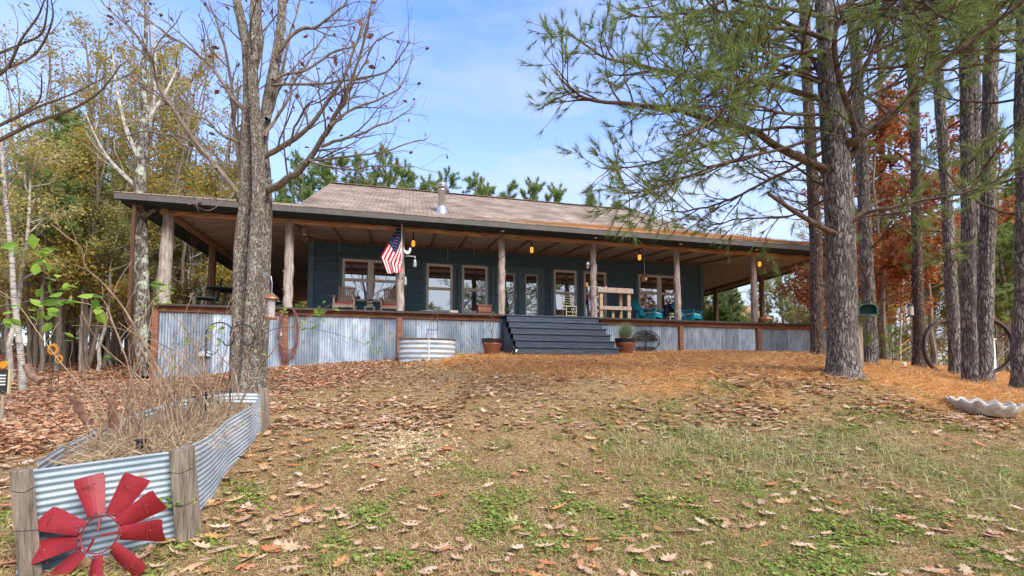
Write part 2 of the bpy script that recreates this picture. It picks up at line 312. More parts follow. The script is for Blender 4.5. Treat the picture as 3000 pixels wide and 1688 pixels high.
M['chairwood'] = mat('teak slats', (.28, .19, .15), .75, (.54, .41, .33), 9, (4, 4, 1), .2)
M['redcloth'] = mat('red cushion', (.45, .04, .05), .9, (.30, .02, .03), 8)
M['teal'] = mat('turquoise plastic', (.01, .28, .42), .45, (.02, .34, .48), 4)
M['patcloth'] = mat('patterned cushion', (.65, .66, .64), .9, (.15, .25, .28), 40, ramp=(.5, .55))
M['white'] = mat('white paint', (.72, .72, .70), .6, (.6, .6, .58), 6)
M['paletable'] = mat('pale grey plastic', (.45, .5, .55), .5, (.55, .6, .62), 6)
M['terra'] = mat('glazed terracotta', (.17, .055, .035), .3, (.26, .09, .055), 5, spec=.6)
M['dkpot'] = mat('dark glazed rim', (.03, .02, .02), .3, spec=.6)
M['clay'] = mat('clay', (.34, .12, .07), .8, (.42, .17, .10), 6)
M['soil'] = mat('dark soil', (.035, .022, .015), .95, (.09, .06, .04), 12, bump=.6)
M['redmetal'] = mat('barn red enamel', (.19, .012, .018), .5, (.27, .02, .03), 5, spec=.3, bump=.12, bscale=25, extra=[((.12, .03, .02), 22, .64, .70), ((.30, .10, .09), 40, .68, .72)])
M['hose'] = mat('maroon rubber hose', (.16, .06, .06), .5, (.24, .10, .10), 5)
M['copper'] = mat('copper', (.55, .27, .14), .4, (.42, .2, .11), 8, metal=.7)
M['seed'] = mat('bird seed', (.45, .36, .2), .9, (.25, .15, .08), 60)
M['concrete'] = mat('white stained concrete', (.32, .29, .25), .9, (.58, .54, .48), 14, bump=.3, extra=[((.25, .2, .16), 5, .6, .75)])
M['amber'] = mat('amber lamp glass', (.9, .5, .1), .3, emit=(1, .36, .04), estr=.8)
M['bulb'] = mat('lit bulb', (1, .95, .8), .3, emit=(1, .9, .7), estr=4)
M['navy'] = mat('navy cloth', (.015, .022, .10), .8, spec=.1); M['fred'] = mat('red cloth', (.48, .012, .025), .8, spec=.1); M['fwhite'] = mat('white cloth', (.78, .76, .76), .8, spec=.1)
M['greenmetal'] = mat('dark green metal', (.02, .05, .04), .5, (.04, .08, .065), 8, metal=.3)
M['greenbox'] = mat('green painted tin', (.05, .13, .11), .6, (.09, .18, .15), 5, extra=[((.16, .2, .18), 6, .6, .7)])
M['black'] = mat('black plastic', (.012, .012, .014), .5)
M['dkblue'] = mat('dark blue fabric', (.015, .02, .04), .8)
M['brass'] = mat('handle metal', (.5, .48, .45), .3, metal=.9)
M['yellow'] = mat('sunflower yellow', (.50, .20, .015), .7, (.6, .28, .03), 20)
M['brown'] = mat('brown', (.07, .035, .02), .8, (.12, .06, .03), 20)
M['bamboo'] = mat('pale bamboo', (.55, .50, .32), .6, (.42, .38, .2), 8)
M['box'] = mat('red brown chest', (.17, .055, .04), .7, (.26, .1, .07), 6, (1, 1, 5))
M['stone'] = mat('stone', (.14, .12, .11), .9, (.24, .2, .18), 8, bump=.4)
M['blind'] = mat('brown blind', (.09, .045, .035), .8, (.13, .07, .05), 2, (1, 1, 40))
M['canlight'] = mat('soffit lamp lens', (.8, .8, .78), .4)
M['rope'] = mat('yellow strap', (.7, .42, .05), .7)
M['gravel'] = leafmat('pale gravel', [(.48, .34, .18), (.58, .44, .26), (.40, .26, .13), (.62, .50, .34), (.50, .31, .14)], 0.02, .8)

def glassmat():                                          # window pane: dark room behind, sky and trees mirrored in front
    m = bpy.data.materials.new('window glass'); m.use_nodes = True; t = m.node_tree; b = t.nodes['Principled BSDF']; N = t.nodes.new; L = t.links.new
    b.inputs['Base Color'].default_value = (.012, .015, .018, 1); b.inputs['Roughness'].default_value = .5
    g = N('ShaderNodeBsdfGlossy'); g.inputs['Color'].default_value = (.86, .92, 1, 1); g.inputs['Roughness'].default_value = .015
    n = N('ShaderNodeTexNoise'); n.inputs['Scale'].default_value = 1.6; tc = N('ShaderNodeTexCoord'); L(tc.outputs['Object'], n.inputs['Vector'])
    bu = N('ShaderNodeBump'); bu.inputs['Strength'].default_value = .03; bu.inputs['Distance'].default_value = .01; L(n.outputs[0], bu.inputs['Height']); L(bu.outputs[0], g.inputs['Normal'])
    x = N('ShaderNodeMixShader'); x.inputs[0].default_value = .62; L(b.outputs[0], x.inputs[1]); L(g.outputs[0], x.inputs[2]); L(x.outputs[0], t.nodes['Material Output'].inputs[0]); return m
M['glass'] = glassmat()
def jarmat():
    m = mat('clear jar', (.6, .6, .6), .1); m.node_tree.nodes['Principled BSDF'].inputs['Alpha'].default_value = .45; return m
M['jar'] = jarmat()
def roofmat(name, xy=True):                              # asphalt shingles in courses, pine straw collecting low on the slope
    m = bpy.data.materials.new(name); m.use_nodes = True; t = m.node_tree; b = t.nodes['Principled BSDF']; N = t.nodes.new; L = t.links.new
    b.inputs['Roughness'].default_value = .95; b.inputs['Specular IOR Level'].default_value = .1
    tc = N('ShaderNodeTexCoord'); mp = N('ShaderNodeMapping'); mp.inputs['Scale'].default_value = (1, 1.1, 0); L(tc.outputs['Object'], mp.inputs[0])
    br = N('ShaderNodeTexBrick'); br.inputs['Scale'].default_value = 1; br.inputs['Brick Width'].default_value = .32; br.inputs['Row Height'].default_value = .14; br.inputs['Mortar Size'].default_value = .012
    br.inputs['Color1'].default_value = (.20, .15, .118, 1); br.inputs['Color2'].default_value = (.36, .28, .22, 1); br.inputs['Mortar'].default_value = (.09, .065, .05, 1); br.inputs['Bias'].default_value = .1; L(mp.outputs[0], br.inputs['Vector'])
    n = N('ShaderNodeTexNoise'); n.inputs['Scale'].default_value = .9; n.inputs['Detail'].default_value = 7; L(mp.outputs[0], n.inputs['Vector'])
    mr = N('ShaderNodeMapRange'); mr.inputs['From Min'].default_value = .3; mr.inputs['From Max'].default_value = .7; mr.inputs['To Min'].default_value = .62; mr.inputs['To Max'].default_value = 1.3; L(n.outputs[0], mr.inputs[0])
    mu = N('ShaderNodeVectorMath'); mu.operation = 'SCALE'; L(br.outputs['Color'], mu.inputs[0]); L(mr.outputs[0], mu.inputs['Scale']); L(mu.outputs[0], b.inputs['Base Color'])
    bu = N('ShaderNodeBump'); bu.inputs['Distance'].default_value = .015; bu.inputs['Strength'].default_value = .8; L(br.outputs['Fac'], bu.inputs['Height']); bu.invert = True; L(bu.outputs[0], b.inputs['Normal']); return m
M['roof'] = roofmat('asphalt shingles')

# ------------------------------------------------------------------ the ground sheet
def zones(x, y):
    """what covers the yard: fallen pine needles, green growth, oak leaves, bare gravel (0..1 each)"""
    n = fbm(x*.45, y*.45, 21); n2 = fbm(x*1.3, y*1.3, 33); n3 = fbm(x*4.5, y*4.5, 51)
    # pine straw: along the house front right of the steps and round the right hand pines
    s = (y+5.0+(x-6)*.93)/3.0+(n-.5)*1.6+(n2-.5)*1.4
    s = np.clip(s, 0, 1)*np.clip((x-5.6)/1.5+(n2-.5)*1.5, 0, 1)
    # red leaf litter: left woods and left part of the yard
    li = np.clip((4.6-x)*.35+(y+8.0)*.16+(n-.5)*2.2, 0, 1)*np.clip((8.5-x)/3, 0, 1)*np.clip(1.4-s, 0, 1)
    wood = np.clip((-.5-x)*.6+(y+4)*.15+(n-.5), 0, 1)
    g = np.clip((n2-.54)*2.6+(n3-.5)*5.0+.10+np.clip((x-6.6)*.16, -.35, .45)-np.clip((y+9.4)*.35, -.5, 1.2), 0, 1)*np.clip(1-1.1*s, .06, 1)*np.clip(1.1-li, .1, 1)
    gv = np.clip(1-np.hypot((x-6.2)/.6, (y+8.6)/1.1)+(n2-.5)*1.6, 0, 1)
    return s, g, li, wood, gv
def axis(lo, hi, step, far, k=1.35):
    a = list(np.arange(lo, hi+1e-6, step)); d = step
    while a[-1] < far: d *= k; a.append(a[-1]+d)
    d = step
    while a[0] > -far: d *= k; a.insert(0, a[0]-d)
    return np.array(a)
gx = axis(-8, 26, .11, 900); gy = axis(-14.5, 1.0, .09, 900)
XX, YY = np.meshgrid(gx, gy, indexing='xy'); ZZ = ground(XX, YY)
b = MB(); b.grid(np.stack([XX, YY, ZZ], -1))
def groundmat():
    m = bpy.data.materials.new('yard ground'); m.use_nodes = True; t = m.node_tree; p = t.nodes['Principled BSDF']; N = t.nodes.new; L = t.links.new
    p.inputs['Roughness'].default_value = .95; p.inputs['Specular IOR Level'].default_value = .1
    tc = N('ShaderNodeTexCoord')
    def noise(s, d=6, r=.65, st=None):
        n = N('ShaderNodeTexNoise'); n.inputs['Scale'].default_value = s; n.inputs['Detail'].default_value = d; n.inputs['Roughness'].default_value = r; L(tc.outputs['Object'], n.inputs['Vector']); return n.outputs[0]
    def ramp(f, cs):
        r = N('ShaderNodeValToRGB'); e = r.color_ramp.elements
        while len(e) < len(cs): e.new(.5)
        for i, (q, c) in enumerate(cs): e[i].position = q
        for i, (q, c) in enumerate(cs): e[i].color = (*c, 1)
        L(f, r.inputs[0]); return r.outputs[0]
    def mix(f, a, c):
        x = N('ShaderNodeMix'); x.data_type = 'RGBA'; L(f, x.inputs[0]); L(a, x.inputs['A']); L(c, x.inputs['B']); return x.outputs['Result']
    at_ = N('ShaderNodeAttribute'); at_.attribute_name = 'cover'; sp = N('ShaderNodeSeparateColor'); L(at_.outputs['Color'], sp.inputs[0])
    a2 = N('ShaderNodeAttribute'); a2.attribute_name = 'cover2'; sp2 = N('ShaderNodeSeparateColor'); L(a2.outputs['Color'], sp2.inputs[0])
    f = noise(38, 9, .75)
    base = ramp(f, [(.34, (.06, .036, .015)), (.46, (.27, .17, .075)), (.56, (.52, .35, .175)), (.70, (.68, .50, .29))])
    soil = ramp(noise(60), [(.3, (.13, .085, .028)), (.7, (.36, .22, .075))])
    q = N('ShaderNodeMapRange'); q.inputs['From Min'].default_value = .52; q.inputs['From Max'].default_value = .66; L(noise(1.1), q.inputs[0])
    base = mix(q.outputs[0], base, soil)
    green = ramp(noise(50), [(.3, (.07, .085, .02)), (.6, (.20, .20, .055)), (.8, (.32, .29, .11))])
    pine = ramp(noise(55, 9, .8), [(.34, (.22, .08, .025)), (.47, (.62, .29, .09)), (.66, (.82, .50, .21))])
    lit = ramp(noise(24, 8, .8), [(.3, (.12, .065, .04)), (.5, (.36, .21, .13)), (.7, (.52, .36, .25))])
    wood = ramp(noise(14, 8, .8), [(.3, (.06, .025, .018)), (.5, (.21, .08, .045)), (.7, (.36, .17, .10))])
    grv = ramp(noise(70), [(.3, (.22, .13, .06)), (.6, (.50, .38, .22)), (.8, (.62, .5, .34))])
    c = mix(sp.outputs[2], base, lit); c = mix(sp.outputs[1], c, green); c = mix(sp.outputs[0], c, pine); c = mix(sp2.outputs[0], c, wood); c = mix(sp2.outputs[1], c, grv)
    L(c, p.inputs['Base Color'])
    bu = N('ShaderNodeBump'); bu.inputs['Strength'].default_value = 1; bu.inputs['Distance'].default_value = .04; L(f, bu.inputs['Height']); L(bu.outputs[0], p.inputs['Normal']); return m
gr = b.build('ground', groundmat(), smooth=True); tag(gr, kind='structure')
s_, g_, l_, w_, v_ = zones(XX.ravel(), YY.ravel())
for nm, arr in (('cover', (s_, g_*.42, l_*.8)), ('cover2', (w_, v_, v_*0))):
    ca = gr.data.color_attributes.new(nm, 'FLOAT_COLOR', 'POINT')
    ca.data.foreach_set('color', np.stack([*arr, np.ones_like(s_)], -1).astype(np.float32).ravel())

# ------------------------------------------------------------------ ground cover (nobody could count it)
def yard_points(n, dmin, dmax, pxlo=-150, pxhi=3150, power=1.0):
    """points thinning out with distance from the path side of the yard"""
    u = rng.random(n); d = dmin*(dmax/dmin)**(u**power); px = pxlo+rng.random(n)*(pxhi-pxlo)
    fx = FW[0]*math.cos(PIT)+RT[0]*((px-1500)/FPX); fy = FW[1]*math.cos(PIT)+RT[1]*((px-1500)/FPX)
    return CAM[0]+fx*d, CAM[1]+fy*d, d
_bedpoly = None
def inpoly(x, y, poly):
    c = np.zeros(len(x), bool); n = len(poly)
    for i in range(n):
        x1, y1 = poly[i]; x2, y2 = poly[(i+1) % n]
        k = ((y1 > y) != (y2 > y)); k &= x < (x2-x1)*(y-y1)/((y2-y1) if y2 != y1 else 1e-9)+x1; c ^= k
    return c
def clear(x, y):                                         # not under the house, not in the bed
    k = ~((x > -.3) & (x < 21.3) & (y > -.2)) & ~((x > 9) & (x < 12) & (y > -1.8))
    return k & ~inpoly(x, y, _bedpoly)

# bed outline: (pixel, pixel, depth) of the top edge, front left post, front right post, right side, back, left side
BED = [(66, 1380, 2.35), (524, 1320, 2.8), (600, 1285, 3.2), (640, 1256, 3.5), (669, 1230, 3.85), (710, 1206, 4.2), (744, 1184, 4.6), (767, 1152, 5.0), (661, 1152, 4.85), (515, 1172, 4.55), (420, 1202, 4.2), (340, 1232, 3.8), (264, 1266, 3.4), (185, 1305, 3.0), (110, 1352, 2.6)]
BEDW = [at(*p) for p in BED]; _bedpoly = [(p[0], p[1]) for p in BEDW]

oak = np.array([(0, -.62), (.02, -.45), (.13, -.36), (.12, -.22), (.30, -.22), (.17, -.04), (.36, .10), (.15, .14), (.22, .36), (.08, .34), (0, .52), (-.08, .34), (-.22, .36), (-.15, .14), (-.36, .10), (-.17, -.04), (-.30, -.22), (-.12, -.22), (-.13, -.36), (-.02, -.45)])*np.array([.95, 1.1])
def leaf_template(outline, curl):
    z = curl*(outline[:, 0]**2*2.2+outline[:, 1]**2*.9)
    v = np.c_[outline, z]; v = np.r_[v, [[0, 0, 0]]]; n = len(outline)
    return v, np.array([[i, (i+1) % n, n] for i in range(n)])
def leaves_on(x, y, size, tmpl, tilt, lift, mb):
    if len(x) == 0: return
    z = ground(x, y); v, f = tmpl
    mb.scatter(v, f, np.c_[x, y, z+lift+rng.random(len(x))*.012], rots(len(x), tilt), size)
b = MB()
for n, dm, dx, sz in ((11000, 2.4, 15, .098), (38000, 5.0, 14, .095)):
    x, y, d = yard_points(n, dm, dx); s, g, li, wd, gv = zones(x, y)
    keep = (rng.random(n) < np.clip(.14+1.0*li+.34*(fbm(x*.8, y*.8, 70) > .5)*np.clip((y+12.5)/3, .25, 1)-.2*s, .03, 1)) & clear(x, y)
    x, y = x[keep], y[keep]; h = len(x)//3
    for q in range(3):
        leaves_on(x[q*h:(q+1)*h], y[q*h:(q+1)*h], sz*(.6+.75*rng.random(h)), leaf_template(oak, (.2, -.35, .5)[q]), .22, .02, b)
tag(b.build('fallen_oak_leaves', M['litter']), 'curled tan oak leaves scattered over the front lawn', 'fallen leaves', kind='stuff')
dia = np.array([(0, -.5), (.22, -.2), (.28, .1), (0, .5), (-.28, .1), (-.22, -.2)])
b = MB()
x, y, d = yard_points(26000, 4.5, 26, -250, 1500); s, g, li, wd, gv = zones(x, y)
keep = (rng.random(len(x)) < np.clip(li*.8+wd, 0, 1)) & clear(x, y); x, y = x[keep], y[keep]
leaves_on(x, y, .07+.06*rng.random(len(x)), leaf_template(dia, .9), .5, .01, b)
tag(b.build('woodland_leaf_litter', M['litterred']), 'red brown leaf litter carpeting the left slope and the woods', 'leaf litter', kind='stuff')

def blades(n, dm, dx, wfun, length, width, lay, name, m, label, cat, pxlo=-150, pxhi=3150, curl=.35, clump=0, spread=.05):
    x, y, d = yard_points(n, dm, dx, pxlo, pxhi); s, g, li, wd, gv = zones(x, y)
    k = (rng.random(n) < wfun(x, y, s, g, li, gv)) & clear(x, y); x, y, d = x[k], y[k], d[k]
    if clump: x = np.repeat(x, clump)+rng.normal(0, spread, len(x)*clump); y = np.repeat(y, clump)+rng.normal(0, spread, len(y)*clump); d = np.repeat(d, clump)
    n = len(x); z = ground(x, y)+.004
    a = rng.random(n)*2*np.pi; el = np.abs(rng.normal(lay, .35, n)); ln = length*(.5+rng.random(n))
    wd_ = width*(.6+.8*rng.random(n))*np.clip(d/4.5, 1, 3.2)
    h = np.stack([np.cos(a)*np.cos(el), np.sin(a)*np.cos(el), np.sin(el)], -1)
    sd = np.stack([-np.sin(a), np.cos(a), rng.normal(0, .5, n)], -1)
    p0 = np.c_[x, y, z]; p1 = p0+h*(ln*.5)[:, None]; a2 = a+rng.normal(0, curl*2, n); h2 = np.stack([np.cos(a2)*np.cos(el*.3), np.sin(a2)*np.cos(el*.3), np.sin(el)*.2-.1*curl], -1)
    p2 = p1+h2*(ln*.5)[:, None]; w0 = sd*wd_[:, None]/2
    V = np.stack([p0-w0, p0+w0, p1+w0*.8, p1-w0*.8, p2], 1).reshape(-1, 3); o = (np.arange(n)*5)[:, None]
    mb = MB(); mb.v.append(V); mb.n = len(V)
    mb.f.append(np.array([[0, 1, 2, 3]])+o); mb.m.append(np.zeros(n, int)); mb.f.append(np.array([[3, 2, 4]])+o); mb.m.append(np.zeros(n, int))
    ob = mb.build(name, m); tag(ob, label, cat, kind='stuff'); return ob
blades(300000, 2.2, 14, lambda x, y, s, g, li, gv: np.clip((1-s)*(1-.75*li)*(1-gv)*(.35+1.2*fbm(x*1.7, y*1.7, 90)), .03, 1), .06, .0030, .35, 'dormant_grass', M['straw'], 'tan dormant lawn grass matted over the slope', 'dry grass', curl=.6)
blades(46000, 2.2, 12, lambda x, y, s, g, li, gv: np.clip(g*.75+.02, 0, 1)*(1-s*.7), .065, .0042, .8, 'green_grass', M['grass'], 'patches of short green grass and clover on the lawn', 'grass', clump=4, spread=.07)
blades(300000, 3.6, 17, lambda x, y, s, g, li, gv: s, .16, .0026, .10, 'fallen_pine_needles', M['needledead'], 'orange carpet of fallen pine needles beside the pines and steps', 'pine straw', 1300, 3250, curl=.15)
blades(9000, 3.0, 6.5, lambda x, y, s, g, li, gv: (np.exp(-((x-9.8)**2/2.6+(y+9.9+(x-9.8)*.35)**2/.30))*.8), .16, .005, .8, 'long_pale_grass', M['strawgreen'], 'longer pale grass tufts on the right of the lawn', 'dry grass', 1800, 3100, clump=4)
# clover: small round leaves
x, y, d = yard_points(26000, 2.2, 8, -50, 3100); s, g, li, wd, gv = zones(x, y); k = (rng.random(len(x)) < g*.9) & clear(x, y) & (fbm(x*3, y*3, 120) > .5); x, y = x[k], y[k]
x = np.repeat(x, 3)+rng.normal(0, .02, len(x)*3); y = np.repeat(y, 3)+rng.normal(0, .02, len(y)*3)
hexa = np.stack([np.cos(np.arange(6)*np.pi/3), np.sin(np.arange(6)*np.pi/3)], -1)*.5
b = MB(); v, f = leaf_template(hexa, .3); b.scatter(v, f, np.c_[x, y, ground(x, y)+.015+.02*rng.random(len(x))], rots(len(x), .35), .018+.014*rng.random(len(x)))
tag(b.build('clover', M['grass']), 'small bright green clover leaves in the lawn', 'clover', kind='stuff')
# pale gravel in the worn patch
x = 6.2+rng.normal(0, .42, 2600); y = -8.6+rng.normal(0, .8, 2600); k = zones(x, y)[4] > .08; x, y = x[k], y[k]
b = MB(); oc = np.array([(1, 0, 0), (-1, 0, 0), (0, 1, 0), (0, -1, 0), (0, 0, .6), (0, 0, -.6)])*.5; of = np.array([(0, 2, 4), (2, 1, 4), (1, 3, 4), (3, 0, 4), (2, 0, 5), (1, 2, 5), (3, 1, 5), (0, 3, 5)])
b.scatter(oc, of, np.c_[x, y, ground(x, y)+.004], rots(len(x), .5), .014+.035*rng.random(len(x))**2)
tag(b.build('gravel', M['gravel']), 'pale yellow gravel showing through the worn middle of the lawn', 'gravel', kind='stuff')

# ------------------------------------------------------------------ the house
S = 3.0; DEP = 14.9                                     # post spacing, back wall
WX0, WX1, WY = 2.96, 18.085, 2.95
house = thing('ranch_house', (10.5, 7, -1.2), 'long teal timber house with wraparound porch on log posts and shingle roof', 'house')
bpy.context.view_layer.update()
def hp(mb, name, m, parent=None, **k):                  # part of the house, in world coordinates
    o = mb.build(name, m, None, **k); o.parent = parent or house
    w_ = house.location; o.matrix_parent_inverse = Matrix.Translation(-Vector(w_)) if (parent is None) else Matrix.Identity(4)
    return o
def siding(mb, a, bb, z0, z1, out):                     # lapped boards between plan points a and b
    a = np.array(a, float); bb = np.array(bb, float); n = int((z1-z0)/.125); zs = []
    for i in range(n):
        q0 = z0+i*(z1-z0)/n; q1 = z0+(i+1)*(z1-z0)/n; zs += [(q0, .022), (q1, .004)]
    P = np.array([[[a[0]+out[0]*o, a[1]+out[1]*o, z], [bb[0]+out[0]*o, bb[1]+out[1]*o, z]] for z, o in zs])
    mb.grid(P)
b = MB()
siding(b, (WX0, WY), (WX1, WY), 0, 4.0, (0, -1)); siding(b, (WX1, WY), (WX1, DEP), 0, 4.0, (1, 0)); siding(b, (WX0, DEP), (WX0, WY), 0, 4.0, (-1, 0)); siding(b, (WX1, DEP), (WX0, DEP), 0, 4.0, (0, 1))
b.box(((WX0+WX1)/2, (WY+DEP)/2, 2), (WX1-WX0-.01, DEP-WY-.01, 3.98))
for X, o in ((WX0, -1), (WX1, 1)): b.prism([(WY, 3.9), (DEP, 3.9), ((WY+DEP)/2, 7.05)], X, X-o*.1, axis=0)
hp(b, 'wall', M['siding'])
b = MB()
for X in (WX0, WX1):
    sx = 1 if X == WX0 else -1
    b = MB(); b.box((X+sx*.06, WY-.035, 1.45), (.15, .025, 2.9)); b.box((X-sx*.036, WY+.045, 1.45), (.025, .13, 2.9)); hp(b, 'corner_board', M['trim'])
b = MB(); b.box((10.5, WY-.05, 2.80), (15.0, .05, .09)); hp(b, 'ledger_board', M['logbrown'])
# deck, rim, skirting
b = MB(); b.box((10.5, 7.35, -.03), (21.1, 15.3, .055))
hp(b, 'deck', M['deck'])
b = MB(); b.box((4.42, -.16, -.115), (9.1, .045, .15)); b.box((16.62, -.16, -.115), (8.99, .045, .15)); b.box((-.09, 7.35, -.115), (.045, 14.9, .15)); b.box((21.14, 7.35, -.115), (.045, 14.9, .15))
hp(b, 'rim_board', M['redwood'], bevel=.004)
b = MB(); b.box((4.4, -.17, -.021), (9.12, .11, .03)); b.box((16.65, -.17, -.021), (9.05, .11, .03)); b.box((-.1, 7.3, -.021), (.11, 14.9, .03)); b.box((21.15, 7.3, -.021), (.11, 14.9, .03)); hp(b, 'deck_edge', M['deck'])
def sheet(p0, p1, nrm, z1):
    p0 = np.array(p0, float); p1 = np.array(p1, float); L_ = np.linalg.norm(p1-p0); n = int(L_/.068*6)+1; t = np.linspace(0, 1, n)
    off = .009*np.sin(t*L_/.068*2*np.pi); X = p0[0]+(p1[0]-p0[0])*t+nrm[0]*off; Y = p0[1]+(p1[1]-p0[1])*t+nrm[1]*off
    zb = ground(X, Y)-.06; k = 2
    P = np.stack([np.stack([X, Y, zb], -1), np.stack([X, Y, zb*.5+z1*.5], -1), np.stack([X, Y, np.full(n, z1)], -1)])
    b = MB(); b.solid(P, .004, (nrm[0]*-1, nrm[1]*-1, 0)); return hp(b, 'skirting_sheet', M['galv'])
xs = np.arange(-.07, 9.1, .655)
for i, x0 in enumerate(xs):
    if x0 < 8.7: sheet((x0, -.125-.006*(i % 2)), (min(x0+.68, 9.02), -.125-.006*(i % 2)), (0, -1), -.19)
for i, x0 in enumerate(np.arange(12.0, 21.0, .655)): sheet((x0, -.125-.006*(i % 2)), (min(x0+.68, 21.12), -.125-.006*(i % 2)), (0, -1), -.19)
for i, y0 in enumerate(np.arange(-.1, 14.5, 1.3)):
    sheet((-.06-.006*(i % 2), y0), (-.06-.006*(i % 2), y0+1.32), (-1, 0), -.19); sheet((21.11+.006*(i % 2), y0), (21.11+.006*(i % 2), y0+1.32), (1, 0), -.19)
for x in (0, 3, 6, 15, 18, 21):
    b = MB(); z0 = gz(x, -.2)-.1; b.box((x-(.06 if x == 0 else 0), -.175, (z0-.19)/2), (.14, .075, -.19-z0)); hp(b, 'skirting_post', M['redwood'], bevel=.005)
# log posts and beams
def post(x, y, r, m='log', h=2.42, lean=0):
    b = MB(); zz = np.linspace(-.01, h, 14); k = rng.normal(0, .008, (14, 2)); p = np.c_[x+k[:, 0]+lean*(zz/h), y+k[:, 1], zz]
    rr = r*(1.08-.12*zz/h)*(1+rng.normal(0, .025, 14)); b.tube(p, rr, 14, jit=.07)
    for q in range(4):                                  # branch stubs left on the log
        a = rng.random()*6.28; z = .3+rng.random()*1.8; d = np.array([math.cos(a), math.sin(a), .5]); c = np.array([x, y, z]); b.tube([c+d*r*.8, c+d*(r+.035)], [.02, .012], 6)
    return hp(b, 'porch_post', M[m], smooth=False)
for i, r in enumerate((.135, .115, .105, .105, .10, .10, .10, .10)): post(i*S, 0, r, 'log', lean=.06 if i == 0 else 0)
for j in (1, 2, 3, 4): post(0, j*S, .11, 'logbrown'); post(7*S, j*S, .10, 'logbrown')
def logbeam(a, c, r, name='beam'):
    b = MB(); n = 40; t = np.linspace(0, 1, n)[:, None]; p = np.array(a)*(1-t)+np.array(c)*t; p = p+np.c_[rng.normal(0, .006, n), rng.normal(0, .006, n), (fbm(t[:, 0]*14, t[:, 0]*0+a[0], 5)-.47)*.05]
    b.tube(p, r*(1+rng.normal(0, .06, n)), 10, jit=.1); return hp(b, name, M['logbeam'])
logbeam((-.15, 0, 2.46), (10.6, 0, 2.46), .078); logbeam((10.4, 0, 2.46), (21.15, 0, 2.46), .078)
logbeam((0, -.1, 2.46), (0, 14.5, 2.46), .09); logbeam((21, -.1, 2.46), (21, 14.5, 2.46), .085)
# ceiling under the porch roof: boards rising to the wall
b = MB(); E = .75
def slab(pts, th, mb=None):
    mb = mb or b
    P = np.array(pts, float); Q = P+np.array([0, 0, th]); n = len(P); V = np.r_[P, Q]; mb.add(V[:n], [list(range(n))[::-1]]); mb.add(V[n:], [list(range(n))]); q = np.arange(n); mb.add(V, np.stack([q, (q+1) % n, n+(q+1) % n, n+q], -1))
zc0, zc1 = 2.53, 2.85
slab([(0, 0, zc0), (21, 0, zc0), (WX1, WY, zc1), (WX0, WY, zc1)], .02)
slab([(0, 0, zc0), (WX0, WY, zc1), (WX0, DEP, zc1), (0, DEP, zc0)], .02)
slab([(21, 0, zc0), (21, DEP, zc0), (WX1, DEP, zc1), (WX1, WY, zc1)], .02)
hp(b, 'ceiling', M['ceiling'])
b = MB()
for i in range(1, 21):
    x = i*1.0+.02
    if x < 20.5 and WX0 < x < WX1: b.beam((x, .12, 2.50), (x, WY-.1, 2.81), .045, .05)
hp(b, 'rafter', M['logbrown'])
# soffit, fascia
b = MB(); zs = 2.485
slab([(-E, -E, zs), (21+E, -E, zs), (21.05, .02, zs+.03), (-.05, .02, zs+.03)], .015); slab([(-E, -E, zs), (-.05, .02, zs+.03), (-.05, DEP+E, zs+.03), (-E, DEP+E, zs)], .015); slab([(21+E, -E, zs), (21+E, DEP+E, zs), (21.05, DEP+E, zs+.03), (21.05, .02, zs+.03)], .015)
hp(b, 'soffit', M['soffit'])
b = MB(); fz0, fz1 = 2.462, 2.612
b.box((10.5, -E-.015, (fz0+fz1)/2), (21+2*E+.06, .03, fz1-fz0)); b.box((-E-.015, 7.4, (fz0+fz1)/2), (.03, 15+2*E-.7, fz1-fz0)); b.box((21+E+.015, 7.4, (fz0+fz1)/2), (.03, 15+2*E-.7, fz1-fz0))
hp(b, 'fascia', M['fascia'])
for px, py in ((1472, 677), (1744, 697), (1993, 716), (2215, 733)):
    p = onY(px, py, -.35); b = MB(); b.lathe([(0, zs-.012), (.045, zs-.012), (.055, zs+.005)], (p[0], -.38, 0), 14); hp(b, 'soffit_light', M['canlight'])
# roofs
sl_p = .372; zr0 = 2.615; zr1 = zr0+sl_p*(WY+E); ridY = 8.9; ridZ = 7.2
b = MB()
def roofplane(mb, pts, th=.022): slab(pts, th, mb)
o_ = .04; B_ = DEP+E
roofplane(b, [(-E-o_, -E-o_, zr0), (21+E+o_, -E-o_, zr0), (WX1+.02, WY, zr1), (WX0-.02, WY, zr1)])
roofplane(b, [(-E-o_, -E-o_, zr0), (WX0-.02, WY, zr1), (WX0-.02, B_-3.7, zr1), (-E-o_, B_, zr0)])
roofplane(b, [(21+E+o_, -E-o_, zr0), (21+E+o_, B_, zr0), (WX1+.02, B_-3.7, zr1), (WX1+.02, WY, zr1)])
hp(b, 'porch_roof', M['roof'])
b = MB(); lx, rx = 2.62, 18.42; zlo = zr1-.2
slab([(lx, WY-.35, zlo+.03), (rx, WY-.35, zlo+.03), (rx, ridY, ridZ), (lx, ridY, ridZ)], .05, b)
slab([(lx, ridY, ridZ), (rx, ridY, ridZ), (rx, 15.2, zlo), (lx, 15.2, zlo)], .05, b)
mr_ = hp(b, 'main_roof', M['roof'])
b = MB(); b.beam((lx, ridY, ridZ+.055), (rx, ridY, ridZ+.055), .28, .02); ob = hp(b, 'ridge_cap', M['roof'])
for X in (lx-.015, rx+.015):
    b = MB(); b.beam((X, WY-.2, zlo+.02), (X, ridY, ridZ-.07), .03, .16); b.beam((X, 15.2, zlo-.03), (X, ridY, ridZ-.07), .03, .16)
    hp(b, 'rake_board', M['fascia'])
